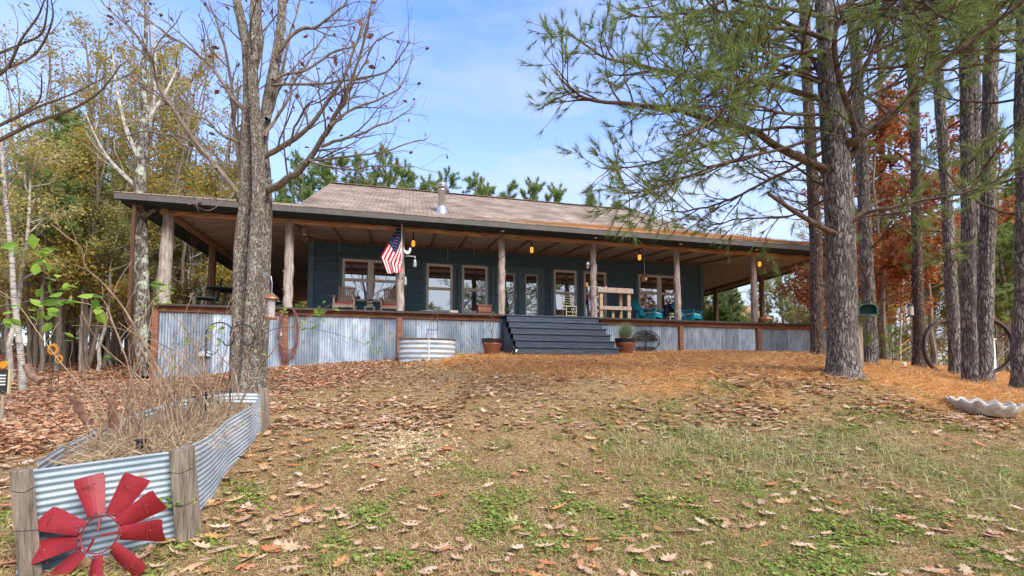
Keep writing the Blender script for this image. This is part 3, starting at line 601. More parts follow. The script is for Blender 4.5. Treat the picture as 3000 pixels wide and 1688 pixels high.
# pine straw on the roof and in the valley at the right hand end
def roofz(x, y): return zr0+.04+sl_p*(np.minimum(np.minimum(y, 1e9), np.where(x > WX1, 21-x, 99))+E)
n = 30000; x = 6.0+16*rng.random(n)**.75; y = -E+(3.5)*rng.random(n)**1.6; k = (rng.random(n) < np.clip((x-7)/9+(fbm(x*.8, y*.8, 61)-.5)*1.6, .02, 1)) & (x < 21.6-np.clip(y+E, 0, 3)*0); x = x[k]; y = y[k]
z = roofz(x, y); z = np.minimum(z, zr0+.04+sl_p*(21+E-x)); hgt = .02+.10*np.clip((x-9)/6, 0, 1)*fbm(x*2, y*2, 77)*rng.random(len(x))*1.5
nb = MB(); a = rng.random(len(x))*6.28; dd = np.stack([np.cos(a), np.sin(a), rng.normal(.2, .15, len(x))], -1)*.11; p0 = np.c_[x, y, z+hgt]; sd = np.c_[-np.sin(a), np.cos(a), a*0]*.006
V = np.stack([p0-sd, p0+sd, p0+dd], 1).reshape(-1, 3); nb.add(V, np.arange(len(V)).reshape(-1, 3)); so_ = hp(nb, 'roof_pine_straw', M['needledead']); tag(so_, kind='stuff')
mb2 = MB(); gxr = np.linspace(8, 21.5, 120); gyr = np.linspace(-E-.02, 3.1, 26); RX, RY = np.meshgrid(gxr, gyr); RZ = np.minimum(roofz(RX, RY), zr0+.04+sl_p*(21+E-RX))
th_ = np.clip((RX-9)/7, 0, 1)*.16*np.clip(fbm(RX*1.4, RY*1.4, 66)*1.5-.35, 0, 1)*np.clip((RY+E+.03)/.3, .3, 1)-.02
mb2.grid(np.stack([RX, RY, RZ+th_], -1)); so2 = hp(mb2, 'roof_straw_mat', mat('matted pine straw', (.22, .09, .035), .95, (.58, .30, .12), 30, ramp=(.3, .65), bump=.8, bscale=60, extra=[((.33, .25, .2), 3, .58, .7)])); tag(so2, kind='stuff')
# flue
b = MB(); fl = onY(1294, 632, 3.4); fx, fy = fl[0], 3.4; z0 = 4.05
top = onY(1294, 541, 3.4)[2]; b.lathe([(.135, z0), (.135, top-.25), (.15, top-.25), (.15, top-.2), (.135, top-.2), (.135, top-.12)], (fx, fy, 0), 20)
flue = hp(b, 'flue_pipe', M['pipe'], smooth=True)
b = MB(); b.lathe([(.30, z0-.05), (.27, z0+.02), (.20, z0+.30), (.18, z0+.36), (.18, z0+.42), (.138, z0+.45)], (fx, fy, 0), 20); hp(b, 'flashing', M['pipe'], flue, smooth=True)
b = MB()
for k, rr in enumerate((.20, .21, .185)): b.lathe([(.09, top-.12+k*.055), (rr, top-.115+k*.055), (rr, top-.085+k*.055), (.09, top-.075+k*.055)], (fx, fy, 0), 20)
b.lathe([(.14, top+.03), (.08, top+.06), (0, top+.07)], (fx, fy, 0), 20); hp(b, 'cap', M['pipe'], flue, smooth=True)
b = MB(); p = onY(450, 640, -.55); b.box((-.42, -.62, 1.0), (.07, .05, 3.0)); b.beam((-.42, -.62, -.5), (-.30, -.3, -1.9), .06, .05); hp(b, 'downspout', M['brown'])

# windows and doors on the front wall
def window(x0, x1, z0, z1, mid=None, split=False, wall='front', blind=.13):
    fr = MB(); t = .055; y = WY-.055
    def bx(xa, xb, za, zb, yy=y, dy=.06, mb=fr): mb.box(((xa+xb)/2, yy, (za+zb)/2), (xb-xa, dy, zb-za))
    bx(x0, x0+t, z0, z1); bx(x1-t, x1, z0, z1); bx(x0+t, x1-t, z1-t, z1); bx(x0+t, x1-t, z0, z0+t)
    cols = [(x0+t, x1-t)]
    if split:
        c = (x0+x1)/2; bx(c-.07, c+.07, z0+t, z1-t); cols = [(x0+t, c-.07), (c+.07, x1-t)]
    if mid:
        for a, c in cols: bx(a, c, mid-.022, mid+.022, y+.004, .05)
    f = hp(fr, 'window', M['frame'], bevel=.004)
    for a, c in cols:
        for za, zb, yo in (((z0+t, (mid or 0)-.022, .012), ((mid or 0)+.022, z1-t, 0)) if mid else ((z0+t, z1-t, 0),)):
            s = MB(); bx(a+.028, c-.028, za+.028, zb-.028, WY-.038+yo, .01, s); hp(s, 'pane', M['glass'], f)
            q = MB()
            for u in ((a, a+.03, za, zb), (c-.03, c, za, zb), (a+.03, c-.03, za, za+.03), (a+.03, c-.03, zb-.03, zb)): bx(*u, WY-.042+yo, .03, q)
            hp(q, 'sash', M['frame'], f)
        if blind: s = MB(); bx(a+.03, c-.03, z1-t-blind, z1-t-.03, WY-.046, .006, s); hp(s, 'blind', M['blind'], f)
    s = MB(); g = .05; bx(x0-.11, x0-.003, z0-.02, z1+.06, WY-.04, .03, s); bx(x1+.003, x1+.11, z0-.02, z1+.06, WY-.04, .03, s); bx(x0-.002, x1+.002, z1+.003, z1+.06, WY-.04, .03, s); hp(s, 'casing', M['trim'], f)
    return f
window(4.02, 5.88, .74, 2.20, 1.48, True); window(6.86, 7.79, .45, 2.19, 1.30); window(8.13, 9.07, .45, 2.20, 1.31)
window(11.62, 12.54, .42, 2.22, 1.34); window(12.84, 13.77, .42, 2.22, 1.36); window(15.16, 17.0, .80, 2.22, 1.49, True)
for side, (xa, xb) in enumerate(((9.36, 10.20), (10.24, 11.12))):
    d = MB(); y = WY-.05; g0, g1 = ((9.72, 10.08), (10.51, 10.98))[side]
    if side == 0: g0 = 9.52
    def bx(xq, xr, za, zb, yy=y, dy=.045, mb=None): (mb or d).box(((xq+xr)/2, yy, (za+zb)/2), (xr-xq, dy, zb-za))
    bx(xa, g0, .0, 2.12); bx(g1, xb, .0, 2.12); bx(g0, g1, 1.98, 2.12); bx(g0, g1, 0, .22)
    dr = hp(d, 'door', M['trim' if side == 0 else 'trim'], bevel=.003)
    s = MB(); bx(g0+.02, g1-.02, .24, 1.96, y+.005, .01, s); hp(s, 'pane', M['glass'], dr)
    s = MB()
    for u in ((g0, g0+.025, .22, 1.98), (g1-.025, g1, .22, 1.98), (g0+.025, g1-.025, 1.955, 1.98), (g0+.025, g1-.025, .22, .245)): bx(*u, y-.018, .03, s)
    hp(s, 'glazing_bead', M['frame'], dr)
    if side == 0:
        s = MB(); s.tube([(10.15, y-.02, 1.0), (10.15, y-.08, 1.0)], .012, 8); s.lathe([(0, 0), (.03, .01), (.03, .03), (0, .045)], (10.15, y-.1, .98), 12); s.tube([(10.15, y-.02, 1.14), (10.15, y-.05, 1.14)], .028, 10); hp(s, 'handle', M['brass'], dr)
b = MB(); b.box((9.28, WY-.045, 1.1), (.12, .05, 2.25)); b.box((11.19, WY-.045, 1.1), (.12, .05, 2.25)); b.box((10.235, WY-.045, 2.19), (1.78, .05, .12)); hp(b, 'door_casing', M['trim'], bevel=.003)
# ceiling rods
for px, y0, y1 in ((994, 690, 737), (1312, 700, 765), (1390, 700, 748)):
    a = onY(px, y0, 1.6); c = onY(px, y1, 1.6); b = MB(); b.tube([(a[0], 1.6, 2.72), c], .009, 6); hp(b, 'ceiling_rod', M['pipe'])

# steps
st = thing('porch_steps', (10.5, -.2, -1.25), 'wide flight of navy painted board steps up to the porch', 'steps')
bpy.context.view_layer.update()
nst = 6; xa, xb = 9.06, 11.95
for i in range(nst):
    zt = -.03-i*.205; yf = -.22-i*.27; wl = .05*i*0
    b = MB(); b.box(((xa+xb)/2, yf-.14, zt-.02), (xb-xa+.06, .31, .036)); o = b.build('tread', M['stair'], None, bevel=.005); o.parent = st; o.matrix_parent_inverse = st.matrix_world.inverted()
    b = MB()
    for k in range(2): b.box(((xa+xb)/2, yf-.255+.0, zt-.040-.041-k*.083-.001), (xb-xa, .025, .080))
    o = b.build('riser', M['stair'], None, bevel=.003); o.parent = st; o.matrix_parent_inverse = st.matrix_world.inverted()
for x in (xa-.03, xb+.03):
    b = MB(); b.prism([(-.2, -.2), (-.2, -1.4), (-1.62, -1.4), (-1.62, -1.13)], x-.02, x+.02, axis=0); o = b.build('stringer', M['stair'], None); o.parent = st; o.matrix_parent_inverse = st.matrix_world.inverted()
b = MB(); b.box((9.04, -.17, -.6), (.22, .05, 1.0)); o = b.build('side_board', M['stair'], None); o.parent = st; o.matrix_parent_inverse = st.matrix_world.inverted()

# ------------------------------------------------------------------ trees
def smooth_path(pts, n):
    pts = np.asarray(pts, float); k = len(pts)
    if k < 3: return pts[0]+(pts[-1]-pts[0])*np.linspace(0, 1, n)[:, None]
    t = np.linspace(0, k-1, n); i = np.clip(t.astype(int), 0, k-2); f = (t-i)[:, None]
    P = np.r_[[2*pts[0]-pts[1]], pts, [2*pts[-1]-pts[-2]]]
    a, b_, c, d = P[i], P[i+1], P[i+2], P[i+3]
    return .5*((2*b_)+(-a+c)*f+(2*a-5*b_+4*c-d)*f**2+(-a+3*b_-3*c+d)*f**3)
def unit(v): return v/(np.linalg.norm(v)+1e-9)
def sprout(mb, path, r0, r1, depth, tips, P, segs):
    """side branches along a path; the ends of the thinnest ones are collected in tips as (point, direction)"""
    L_ = np.linalg.norm(np.diff(path, axis=0), axis=1).sum()
    n = max(2, int(P['dens'][depth]*L_)); lo = P.get('lo', .18) if depth == 0 else .12
    for k in range(n):
        t = lo+(1-lo)*(k+random.random())/n; q = t*(len(path)-1); i = min(int(q), len(path)-2); p = path[i]+(path[i+1]-path[i])*(q-i)
        tan = unit(path[min(i+1, len(path)-1)]-path[max(i-1, 0)]); r = r0+(r1-r0)*t
        side = unit(np.cross(tan, rng.normal(size=3))); ang = P['ang'][depth]*(.7+.6*random.random())
        d = unit(tan*math.cos(ang)+side*math.sin(ang)+np.array([0, 0, P['up'][depth]]))
        ln = P['len'][depth]*(1-.55*t)*(.6+.8*random.random())
        m = segs[depth]; pts = [p]; dd = d
        for j in range(m):
            dd = unit(dd+rng.normal(0, P['wig'], 3)+np.array([0, 0, P['trop']])); pts.append(pts[-1]+dd*ln/m)
        pts = np.array(pts); rr = min(r*.6, P['rad'][depth])
        mb.tube(pts, np.linspace(rr, max(rr*.35, P['rmin']), len(pts)), P['sides'][depth], cap=False)
        if depth+1 < len(P['dens']): sprout(mb, pts, rr, rr*.35, depth+1, tips, P, segs)
        for j in range(2 if depth+1 < len(P['dens']) else 1, len(pts)): tips.append((pts[j], unit(pts[j]-pts[j-1]), depth))
    if len(path): tips.append((path[-1], unit(path[-1]-path[-2]), depth))
def needles(tips, name, m, parent, per=16, ln=.17, wd=.006, prob=1, fan=.95):
    T = [t for t in tips if random.random() < prob]
    if not T: return None
    p = np.array([t[0] for t in T]); d = np.array([t[1] for t in T])
    p = np.repeat(p, per, 0); d = np.repeat(d, per, 0); n = len(p)
    p = p+d*(rng.random(n)*ln*.5)[:, None]
    q = d+rng.normal(0, fan*.5, (n, 3)); q /= np.linalg.norm(q, axis=1)[:, None]
    l = ln*(.6+.6*rng.random(n)); s = np.cross(q, rng.normal(size=(n, 3))); s /= np.linalg.norm(s, axis=1)[:, None]+1e-9
    V = np.stack([p-s*wd/2, p+s*wd/2, p+q*l[:, None]], 1).reshape(-1, 3)
    mb = MB(); mb.add(V, np.arange(len(V)).reshape(-1, 3)); return mb.build(name, m, parent)
lf_v = np.array([(0, 0, 0), (.22, .3, .06), (.26, .6, .05), (0, 1, -.06), (-.26, .6, .05), (-.22, .3, .06), (0, .5, -.03)]); lf_f = np.array([(0, 1, 6), (1, 2, 6), (2, 3, 6), (3, 4, 6), (4, 5, 6), (5, 0, 6)])
dm_v = np.array([(0, 0, 0), (.32, .45, .05), (0, 1, 0), (-.32, .45, .05)]); dm_f = np.array([(0, 1, 2, 3)])
def foliage(pos, size, name, m, parent, tv=dm_v, tf=dm_f, tilt=1.1, spread=0, per=1):
    pos = np.repeat(np.asarray(pos), per, 0); pos = pos+rng.normal(0, spread, pos.shape) if spread else pos
    mb = MB(); mb.scatter(tv, tf, pos, rots(len(pos), tilt), size*(.6+.8*rng.random(len(pos)))); return mb.build(name, m, parent)
def sub(o, p, w=None):                                  # parent keeping world coordinates
    o.parent = p; o.matrix_parent_inverse = Matrix.Translation(p.location).inverted(); return o
def flare(path, r, mult=1.5, k=2):
    return r

# --- the big grey oak with three fused stems, left of centre
OKD = 6.4
ob_ = hdir(722, OKD); oak_t = thing('bare_oak', (ob_[0], ob_[1], gz(*ob_)), 'big nearly bare grey oak with three fused lichen spotted stems before the porch', 'tree')
b = MB()
def px_path(pts, dep, n=14, dz=0, d0=0): return smooth_path([at(x, y, dep+d0+dz*i/(len(pts)-1)) for i, (x, y) in enumerate(pts)], n)
stems = [([(712, 1165), (705, 1050), (703, 893), (706, 727), (719, 600), (722, 500), (722, 425), (728, 300), (726, 200), (715, 90), (696, 0), (680, -120)], [.20, .16, .15, .145, .13, .125, .12, .11, .10, .085, .07, .04], 0),
         ([(735, 1165), (738, 1050), (742, 893), (750, 727), (757, 603), (757, 500), (752, 400), (745, 300), (740, 193), (745, 80), (746, 0), (750, -140)], [.21, .17, .16, .15, .14, .135, .12, .11, .10, .09, .08, .04], -.12),
         ([(750, 1165), (760, 1050), (770, 893), (776, 727), (780, 600), (775, 500), (768, 420), (777, 348), (792, 260), (812, 155), (824, 60), (830, -60), (836, -180)], [.19, .15, .14, .135, .13, .13, .12, .115, .11, .10, .09, .08, .04], .1),
         ([(722, 520), (715, 425), (727, 300), (734, 240), (762, 130), (757, 60), (760, -60)], [.12, .10, .09, .08, .075, .07, .04], .2)]
for pts, rr, off in stems:
    n = 46; p = px_path(pts, OKD+off, n); r_ = np.interp(np.linspace(0, 1, n), np.linspace(0, 1, len(rr)), rr)*np.interp(np.linspace(0, 1, n), [0, .12, .22, .5, 1], [.74, .70, .60, .62, .66])
    b.tube(p, r_, 16, jit=.07)
ctr = at(735, 1120, OKD)
sub(b.build('trunk', M['oakbark'], None), oak_t)
limbs = [([(775, 560), (814, 545), (847, 520), (874, 506), (920, 444), (951, 394), (978, 348), (1009, 294), (1036, 232), (1065, 150), (1085, 60), (1100, -40)], .075, -1.0),
         ([(765, 470), (773, 460), (843, 429), (886, 394), (932, 348), (971, 290), (1009, 240), (1040, 150), (1060, 90), (1086, 0)], .06, -.5),
         ([(893, 480), (905, 471), (971, 468), (1048, 456), (1125, 441), (1195, 414), (1245, 400)], .03, .3),
         ([(905, 465), (916, 475), (1009, 491), (1086, 479), (1206, 483)], .025, -.6),
         ([(940, 430), (994, 410), (1048, 398), (1106, 367), (1144, 357), (1195, 329), (1218, 298)], .03, .2),
         ([(965, 370), (1000, 340), (1040, 317), (1125, 286), (1183, 251), (1222, 166)], .032, .5),
         ([(800, 250), (820, 247), (951, 247), (1048, 232), (1133, 213), (1180, 170), (1214, 124)], .03, -.3),
         ([(800, 235), (827, 224), (893, 213), (978, 158), (1040, 135), (1062, 90), (1079, 39)], .032, .4),
         ([(812, 160), (870, 89), (916, 81), (971, 43), (1017, 0), (1050, -50)], .035, 0),
         ([(776, 400), (800, 370), (850, 290), (862, 251), (909, 193), (947, 128), (994, 58), (1010, -20)], .034, .8),
         ([(990, 330), (1020, 290), (1036, 251), (1070, 190), (1102, 131), (1164, 93)], .026, -.4),
         ([(715, 549), (703, 500), (696, 456), (688, 400), (680, 348), (676, 251), (653, 127), (630, 60), (611, 0), (595, -60)], .055, .6),
         ([(700, 590), (688, 560), (618, 475), (560, 406), (502, 321), (464, 267), (437, 185), (425, 155), (386, 100), (309, 23), (270, -30)], .055, -.6),
         ([(726, 330), (690, 295), (657, 247), (615, 190), (572, 151), (502, 104), (417, 42), (348, 0)], .045, .3),
         ([(635, 492), (600, 450), (540, 400), (480, 395), (420, 385), (370, 395), (330, 370)], .025, .4),
         ([(700, 420), (640, 395), (600, 360), (540, 340), (470, 310)], .028, -.5),
         ([(782, 350), (800, 320), (830, 230), (850, 120), (880, 20), (890, -50)], .04, .9), ([(730, 180), (700, 100), (680, 20), (670, -50)], .035, .5), ([(846, 428), (880, 350), (900, 310), (935, 300), (990, 250)], .022, -.8), ([(700, 560), (650, 590), (610, 580), (560, 600)], .016, -.5)]
b = MB(); tips = []
PO = dict(dens=(4.6, 7.0), ang=(.75, .8), up=(.22, .12), len=(.85, .34), wig=.16, trop=.03, rad=(.014, .006), rmin=.0022, sides=(5, 3), lo=.15)
D0 = {2: -.38, 3: -.36, 4: -.42, 5: -.6, 10: -.65, 14: -.15, 18: -.12}
for li_, (pts, r, dz) in enumerate(limbs):
    p = px_path(pts, OKD, 26, dz, D0.get(li_, 0)); p = p+np.cumsum(rng.normal(0, .006, p.shape), 0); b.tube(p, np.linspace(r*.72, .006, len(p)), 8, cap=False, jit=.06); sprout(b, p, r*.7, .006, 0, tips, PO, (5, 3))
for pts, rr, off in stems:
    p = px_path(pts, OKD+off, 30)[15:]; sprout(b, p, .06, .03, 0, tips, dict(PO, dens=(1.4, 6), len=(1.1, .35)), (6, 3))
sub(b.build('limbs', M['twig'], None), oak_t)
tp = np.array([t[0] for t in tips]); k = rng.random(len(tp)) < .045; foliage(tp[k], .085, 'leaves', leafmat('dead hanging oak leaves', [(.16, .06, .04), (.24, .11, .06), (.12, .05, .035)], .2), None, lf_v, lf_f, 1.3, .01)
lv_ = bpy.data.objects['leaves']; sub(lv_, oak_t)

# --- the big pine right of centre
PD = 6.8
pb_ = hdir(2470, PD); pine_t = thing('big_pine', (pb_[0], pb_[1], gz(*pb_)), 'thickest pine with pale plated bark and long low limbs reaching over the roof', 'tree')
b = MB(); pts = [(2472, 1120), (2470, 1085), (2468, 1000), (2465, 850), (2462, 700), (2455, 560), (2448, 450), (2437, 330), (2428, 220), (2420, 100), (2412, 0), (2405, -150), (2400, -300)]
rr = [.33, .225, .19, .195, .19, .185, .175, .155, .14, .12, .11, .09, .07]; n = 60; p = px_path(pts, PD, n); b.tube(p, np.interp(np.linspace(0, 1, n), np.linspace(0, 1, len(rr)), rr), 20, jit=.07)
sub(b.build('trunk', M['pinebark'], None), pine_t)
plimbs = [([(2440, 500), (2355, 464), (2277, 420), (2215, 379), (2099, 344), (2002, 313), (1848, 290), (1740, 278), (1690, 250), (1647, 216)], .075, -.9),
          ([(2440, 320), (2412, 298), (2277, 263), (2157, 243), (1964, 228), (1886, 201), (1770, 178), (1716, 143), (1643, 97)], .062, .5),
          ([(2430, 110), (2393, 100), (2300, 83), (2200, 70), (2118, 20), (2060, -20)], .05, -.6),
          ([(2425, 120), (2300, 70), (2157, 40), (2002, 37), (1900, 45), (1836, 35)], .04, .9),
          ([(2440, 270), (2416, 255), (2355, 150), (2308, 112), (2250, 60), (2200, 0)], .045, .8),
          ([(2425, 155), (2405, 151), (2343, 155), (2240, 190), (2200, 220), (2126, 251), (2040, 300), (1960, 320)], .045, -1.4),
          ([(2440, 560), (2432, 553), (2366, 522), (2293, 479), (2230, 480)], .035, 1.0),
          ([(2425, 375), (2300, 375), (2157, 405), (2041, 444), (1983, 464), (1848, 498), (1760, 500)], .03, .6),
          ([(2430, 400), (2280, 440), (2150, 470), (2000, 520), (1900, 555), (1830, 570)], .03, -1.4),
          ([(2430, 430), (2300, 500), (2172, 563), (2093, 596), (2010, 614), (1950, 610)], .03, .9),
          ([(2450, 580), (2420, 578), (2305, 625), (2172, 632), (2080, 650)], .025, 1.4),
          ([(2455, 430), (2505, 417), (2625, 328), (2741, 205), (2876, 93), (3000, 0), (3080, -70)], .085, -1.3),
          ([(2460, 500), (2505, 440), (2505, 417), (2498, 348), (2470, 247), (2455, 155), (2451, 97), (2470, 39), (2501, 0), (2540, -80)], .075, -.8),
          ([(2470, 300), (2490, 270), (2548, 166), (2586, 85), (2656, 0), (2700, -60)], .055, -.4),
          ([(2460, 340), (2501, 309), (2586, 263), (2702, 209), (2811, 143), (2960, 50), (3040, 0)], .035, .8),
          ([(2465, 660), (2492, 652), (2560, 615), (2665, 592), (2796, 563), (2917, 531), (3010, 505)], .04, -1.0),
          ([(2450, 240), (2500, 180), (2620, 120), (2750, 60), (2850, 0)], .04, .5), ([(2425, 60), (2350, 0), (2300, -60)], .04, .2), ([(2440, 200), (2360, 200), (2250, 240), (2150, 300), (2080, 380)], .04, 1.2),
          ([(2430, 330), (2340, 340), (2250, 330), (2150, 320), (2060, 380), (1990, 400)], .03, -1.8), ([(2430, 60), (2330, 30), (2200, 20), (2080, -10), (1980, 0)], .04, -1.2)]
b = MB(); tips = []
PP = dict(dens=(5.2, 6.5), ang=(.8, .75), up=(.05, .1), len=(1.05, .42), wig=.15, trop=.04, rad=(.014, .006), rmin=.003, sides=(5, 3), lo=.22)
for k_i in range(12):
    y_0 = random.choice((-60, 0, 40, 90, 140, 200)); s_g = random.choice((-1, -1, 1, 1)); L0 = 250+320*random.random(); plimbs.append(([(2420, y_0+40), (2420+s_g*L0*.4, y_0-10), (2420+s_g*L0*.75, y_0-30+60*random.random()), (2420+s_g*L0, y_0-60+140*random.random())], .03, random.uniform(-1.8, 1.8)))
for pts, r, dz in plimbs:
    p = px_path(pts, PD, 26, dz); p = p+np.cumsum(rng.normal(0, .008, p.shape), 0); b.tube(p, np.linspace(r*.8, .010, len(p)), 9, cap=False, jit=.08); sprout(b, p, r, .012, 0, tips, PP, (5, 3))
for pts, r, dz in (([(2470, 684), (2438, 682), (2341, 628), (2283, 589), (2251, 567)], .045, -.5), ([(2470, 660), (2497, 647), (2549, 605), (2591, 584)], .04, .3)):
    p = px_path(pts, PD, 14, dz); b.tube(p, np.linspace(r, .022, len(p)), 9, jit=.1)
sub(b.build('limbs', M['limb'], None), pine_t)
ends = [t for t in tips if t[2] >= 1 or random.random() < .5]
sub(needles(ends, 'needles', M['needle'], None, 19, .155, .0075, .70, .8), pine_t)

# --- the other pines on the right
def pine_trunk(pts, dep, r0, r1, label, name='tall_pine', m='pinebark', group='pine trunks on the right', stubs=10, tuft=60, dz=0):
    x0, y0 = pts[0]; q = hdir(x0, dep); t = thing(name, (q[0], q[1], gz(*q)), label, 'tree', group)
    P = [at(x, y, dep+dz*i/(len(pts)-1)) for i, (x, y) in enumerate(pts)]; top = P[-1]+(P[-1]-P[-2])*1.0; P.append(top)
    P[0][2] -= .25; n = 50; p = smooth_path(P, n); p[1:-1] += np.c_[np.cumsum(rng.normal(0, .004, (n-2, 2)), 0), np.zeros(n-2)]
    rr = np.interp(np.linspace(0, 1, n), [0, .06, .2, 1], [r0*1.2, r0*.88, r0*.78, r1*.75]); b = MB(); b.tube(p, rr, 14, jit=.09); sub(b.build('trunk', M[m], None), t)
    tips = []
    for k in range(stubs):
        b = MB(); i = int(n*(.25+.7*random.random())); a = random.random()*6.28; ln = .5+1.6*random.random(); d = np.array([math.cos(a), math.sin(a), .1+.3*random.random()]); L_ = [p[i]]
        for j in range(6): d = unit(d+rng.normal(0, .12, 3)+np.array([0, 0, .03])); L_.append(L_[-1]+d*ln/6)
        L_ = np.array(L_); b.tube(L_, np.linspace(.022, .006, 7), 5, cap=False); sprout(b, L_, .012, .005, 0, tips, dict(dens=(3.0,), ang=(.8,), up=(.1,), len=(.5,), wig=.12, trop=.03, rad=(.008,), rmin=.003, sides=(3,), lo=.2), (4,))
        sub(b.build('limb', M['limb'], None), t)
    ends = [q for q in tips if q[0][2] > p[0][2]+2.2]
    if ends and tuft: sub(needles(ends, 'needles', M['needle'], None, 22, .18, .008, 1, 1.1), t)
    return t
pine_trunk([(2395, 1050), (2390, 900), (2386, 700), (2375, 500), (2365, 300), (2355, 100), (2350, -100)], 10.5, .165, .12, 'brown barked pine in front of the right end of the porch', m='pinebark2', stubs=16, tuft=70)
pine_trunk([(2547, 1066), (2552, 1000), (2545, 850), (2538, 650), (2528, 400), (2515, 200), (2500, 0)], 9.0, .145, .11, 'dark pine trunk just behind the thickest pine, green box on its left', stubs=14, tuft=60)
pine_trunk([(2592, 1064), (2592, 900), (2588, 700), (2584, 500), (2578, 300), (2570, 100)], 15, .12, .08, 'slim far pine trunk framed by the red oak leaves', m='pinebark2', stubs=8, tuft=40)
pine_trunk([(2692, 1080), (2690, 950), (2688, 800), (2684, 600), (2679, 350), (2668, 150), (2662, 0)], 11, .145, .11, 'straight brown pine with the hanging feeder, left of the iron hoops', m='pinebark2', stubs=14, tuft=50)
pine_trunk([(2797, 1112), (2795, 1000), (2782, 800), (2770, 600), (2757, 387), (2740, 200), (2728, 0)], 9.5, .135, .10, 'leaning pine trunk in front of the left iron hoop', stubs=12, tuft=60)
pine_trunk([(2837, 1136), (2840, 1000), (2838, 800), (2835, 600), (2830, 400), (2826, 200), (2826, 0)], 7.6, .125, .10, 'grey pine nearest the camera among the trunks between the hoops', stubs=10, tuft=60)
pine_trunk([(2880, 1128), (2885, 950), (2890, 750), (2893, 550), (2900, 300), (2903, 100), (2905, -50)], 8.0, .14, .12, 'thick grey pine just left of the right iron hoop', stubs=10, tuft=70)
pine_trunk([(2868, 1112), (2868, 900), (2868, 700), (2866, 500), (2866, 300), (2862, 100), (2858, -50)], 10, .13, .10, 'slim pine hidden behind the thick pine by the right hoop', stubs=10, tuft=60)
pine_trunk([(2990, 1142), (2995, 1000), (2998, 850), (3002, 600), (3004, 400), (3006, 200), (3008, 0)], 7.0, .14, .12, 'rightmost pine trunk cut by the edge of the picture', stubs=10, tuft=60)

# --- wood builders for the background
def make_pine(h, seed, crown=.45, label='', name='far_pine', dense=1.0, spread=2.5):
    random.seed(seed); t = thing(name, (0, 0, 0), label, 'tree'); n = 14; z = np.linspace(-.4, h, n); p = np.c_[np.cumsum(rng.normal(0, .05, n)), np.cumsum(rng.normal(0, .05, n)), z]
    b = MB(); b.tube(p, np.linspace(.115, .03, n), 8, cap=False); tips = []
    k = int(44*dense)
    for i in range(k):
        f = crown+(1-crown)*(i+.5)/k; zz = f*h; c = np.array([np.interp(zz, z, p[:, 0]), np.interp(zz, z, p[:, 1]), zz]); a = random.random()*6.28
        ln = spread*(1.05-((f-crown)/(1-crown))**1.6)*(.6+.6*random.random()); d = np.array([math.cos(a), math.sin(a), .35]); L_ = [c]
        for j in range(4): d = unit(d+rng.normal(0, .15, 3)+np.array([0, 0, .08])); L_.append(L_[-1]+d*ln/4)
        L_ = np.array(L_); b.tube(L_, np.linspace(.03, .01, 5), 4, cap=False)
        sprout(b, L_, .015, .006, 0, tips, dict(dens=(4.5,), ang=(.8,), up=(.2,), len=(.7,), wig=.15, trop=.1, rad=(.01,), rmin=.005, sides=(3,), lo=.3), (3,))
    for k in range(8):
        zz = h*crown*(.3+.7*random.random()); a = random.random()*6.28; c = np.array([np.interp(zz, z, p[:, 0]), np.interp(zz, z, p[:, 1]), zz]); b.tube([c, c+np.array([math.cos(a), math.sin(a), .15])*(.4+random.random())], [.015, .005], 3, cap=False)
    sub(b.build('trunk', M['fartrunk'], None), t); sub(needles(tips, 'crown', M['needlefar'], None, 46, .24, .034, 1, 2.4), t); return t
def make_tree(h, seed, leaf, nper, lsize, label, bark='fartrunk', name='autumn_tree', multi=1, spread=2.2, base=.3, rad=.08, sparse=1.0, up=.5):
    random.seed(seed); t = thing(name, (0, 0, 0), label, 'tree'); b = MB(); tips = []
    for s in range(multi):
        a0 = random.random()*6.28; ln_ = .10*(multi > 1); n = 12; z = np.linspace(-.4, h*(.85+.15*random.random()), n); wx = np.cumsum(rng.normal(0, .07, n))+math.cos(a0)*ln_*z; wy = np.cumsum(rng.normal(0, .07, n))+math.sin(a0)*ln_*z
        p = np.c_[wx, wy, z]; b.tube(p, np.linspace(rad, .015, n), 7, cap=False); k = int(14/multi)+4
        for i in range(k):
            f = base+(1-base)*(i+.5)/k; zz = f*z[-1]; c = np.array([np.interp(zz, z, wx), np.interp(zz, z, wy), zz]); a = random.random()*6.28
            ln = spread*(1.1-.75*f)*(.7+.6*random.random()); d = np.array([math.cos(a), math.sin(a), up]); L_ = [c]
            for j in range(5): d = unit(d+rng.normal(0, .16, 3)+np.array([0, 0, .06])); L_.append(L_[-1]+d*ln/5)
            L_ = np.array(L_); b.tube(L_, np.linspace(.03, .008, 6), 4, cap=False)
            sprout(b, L_, .015, .006, 0, tips, dict(dens=(3.6, 3.5), ang=(.7, .8), up=(.2, .1), len=(.9, .4), wig=.18, trop=.04, rad=(.01, .005), rmin=.003, sides=(3, 3), lo=.2), (4, 2))
    sub(b.build('trunk', M[bark], None), t)
    tp = np.array([q[0] for q in tips]); k = rng.random(len(tp)) < sparse; sub(foliage(tp[k], lsize, 'crown', M[leaf], None, dm_v, dm_f, 1.2, .12, nper), t); return t
used = set()
HT = {}
def put(proto, px, dep, label, group, sz=1.0, base=None):
    x, y = hdir(px, dep)
    while -2.2 < x < 23.2 and -1.5 < y < 17.5: dep += 1; x, y = hdir(px, dep)
    if group == LG: sz = max(.35, min(sz, (dep*(.42+.16*random.random())+CAM[2]-gz(x, y))/HT[proto.name.split('.')[0]+str(proto.get('hh', 0))]))
    o = proto if proto.name not in used else copy_tree(proto); used.add(proto.name)
    o.location = (x, y, gz(x, y)); o.rotation_euler.z = random.random()*6.28; o.scale = (sz, sz, sz*(.92+.16*random.random())); o['label'] = label; o['group'] = group
    return o
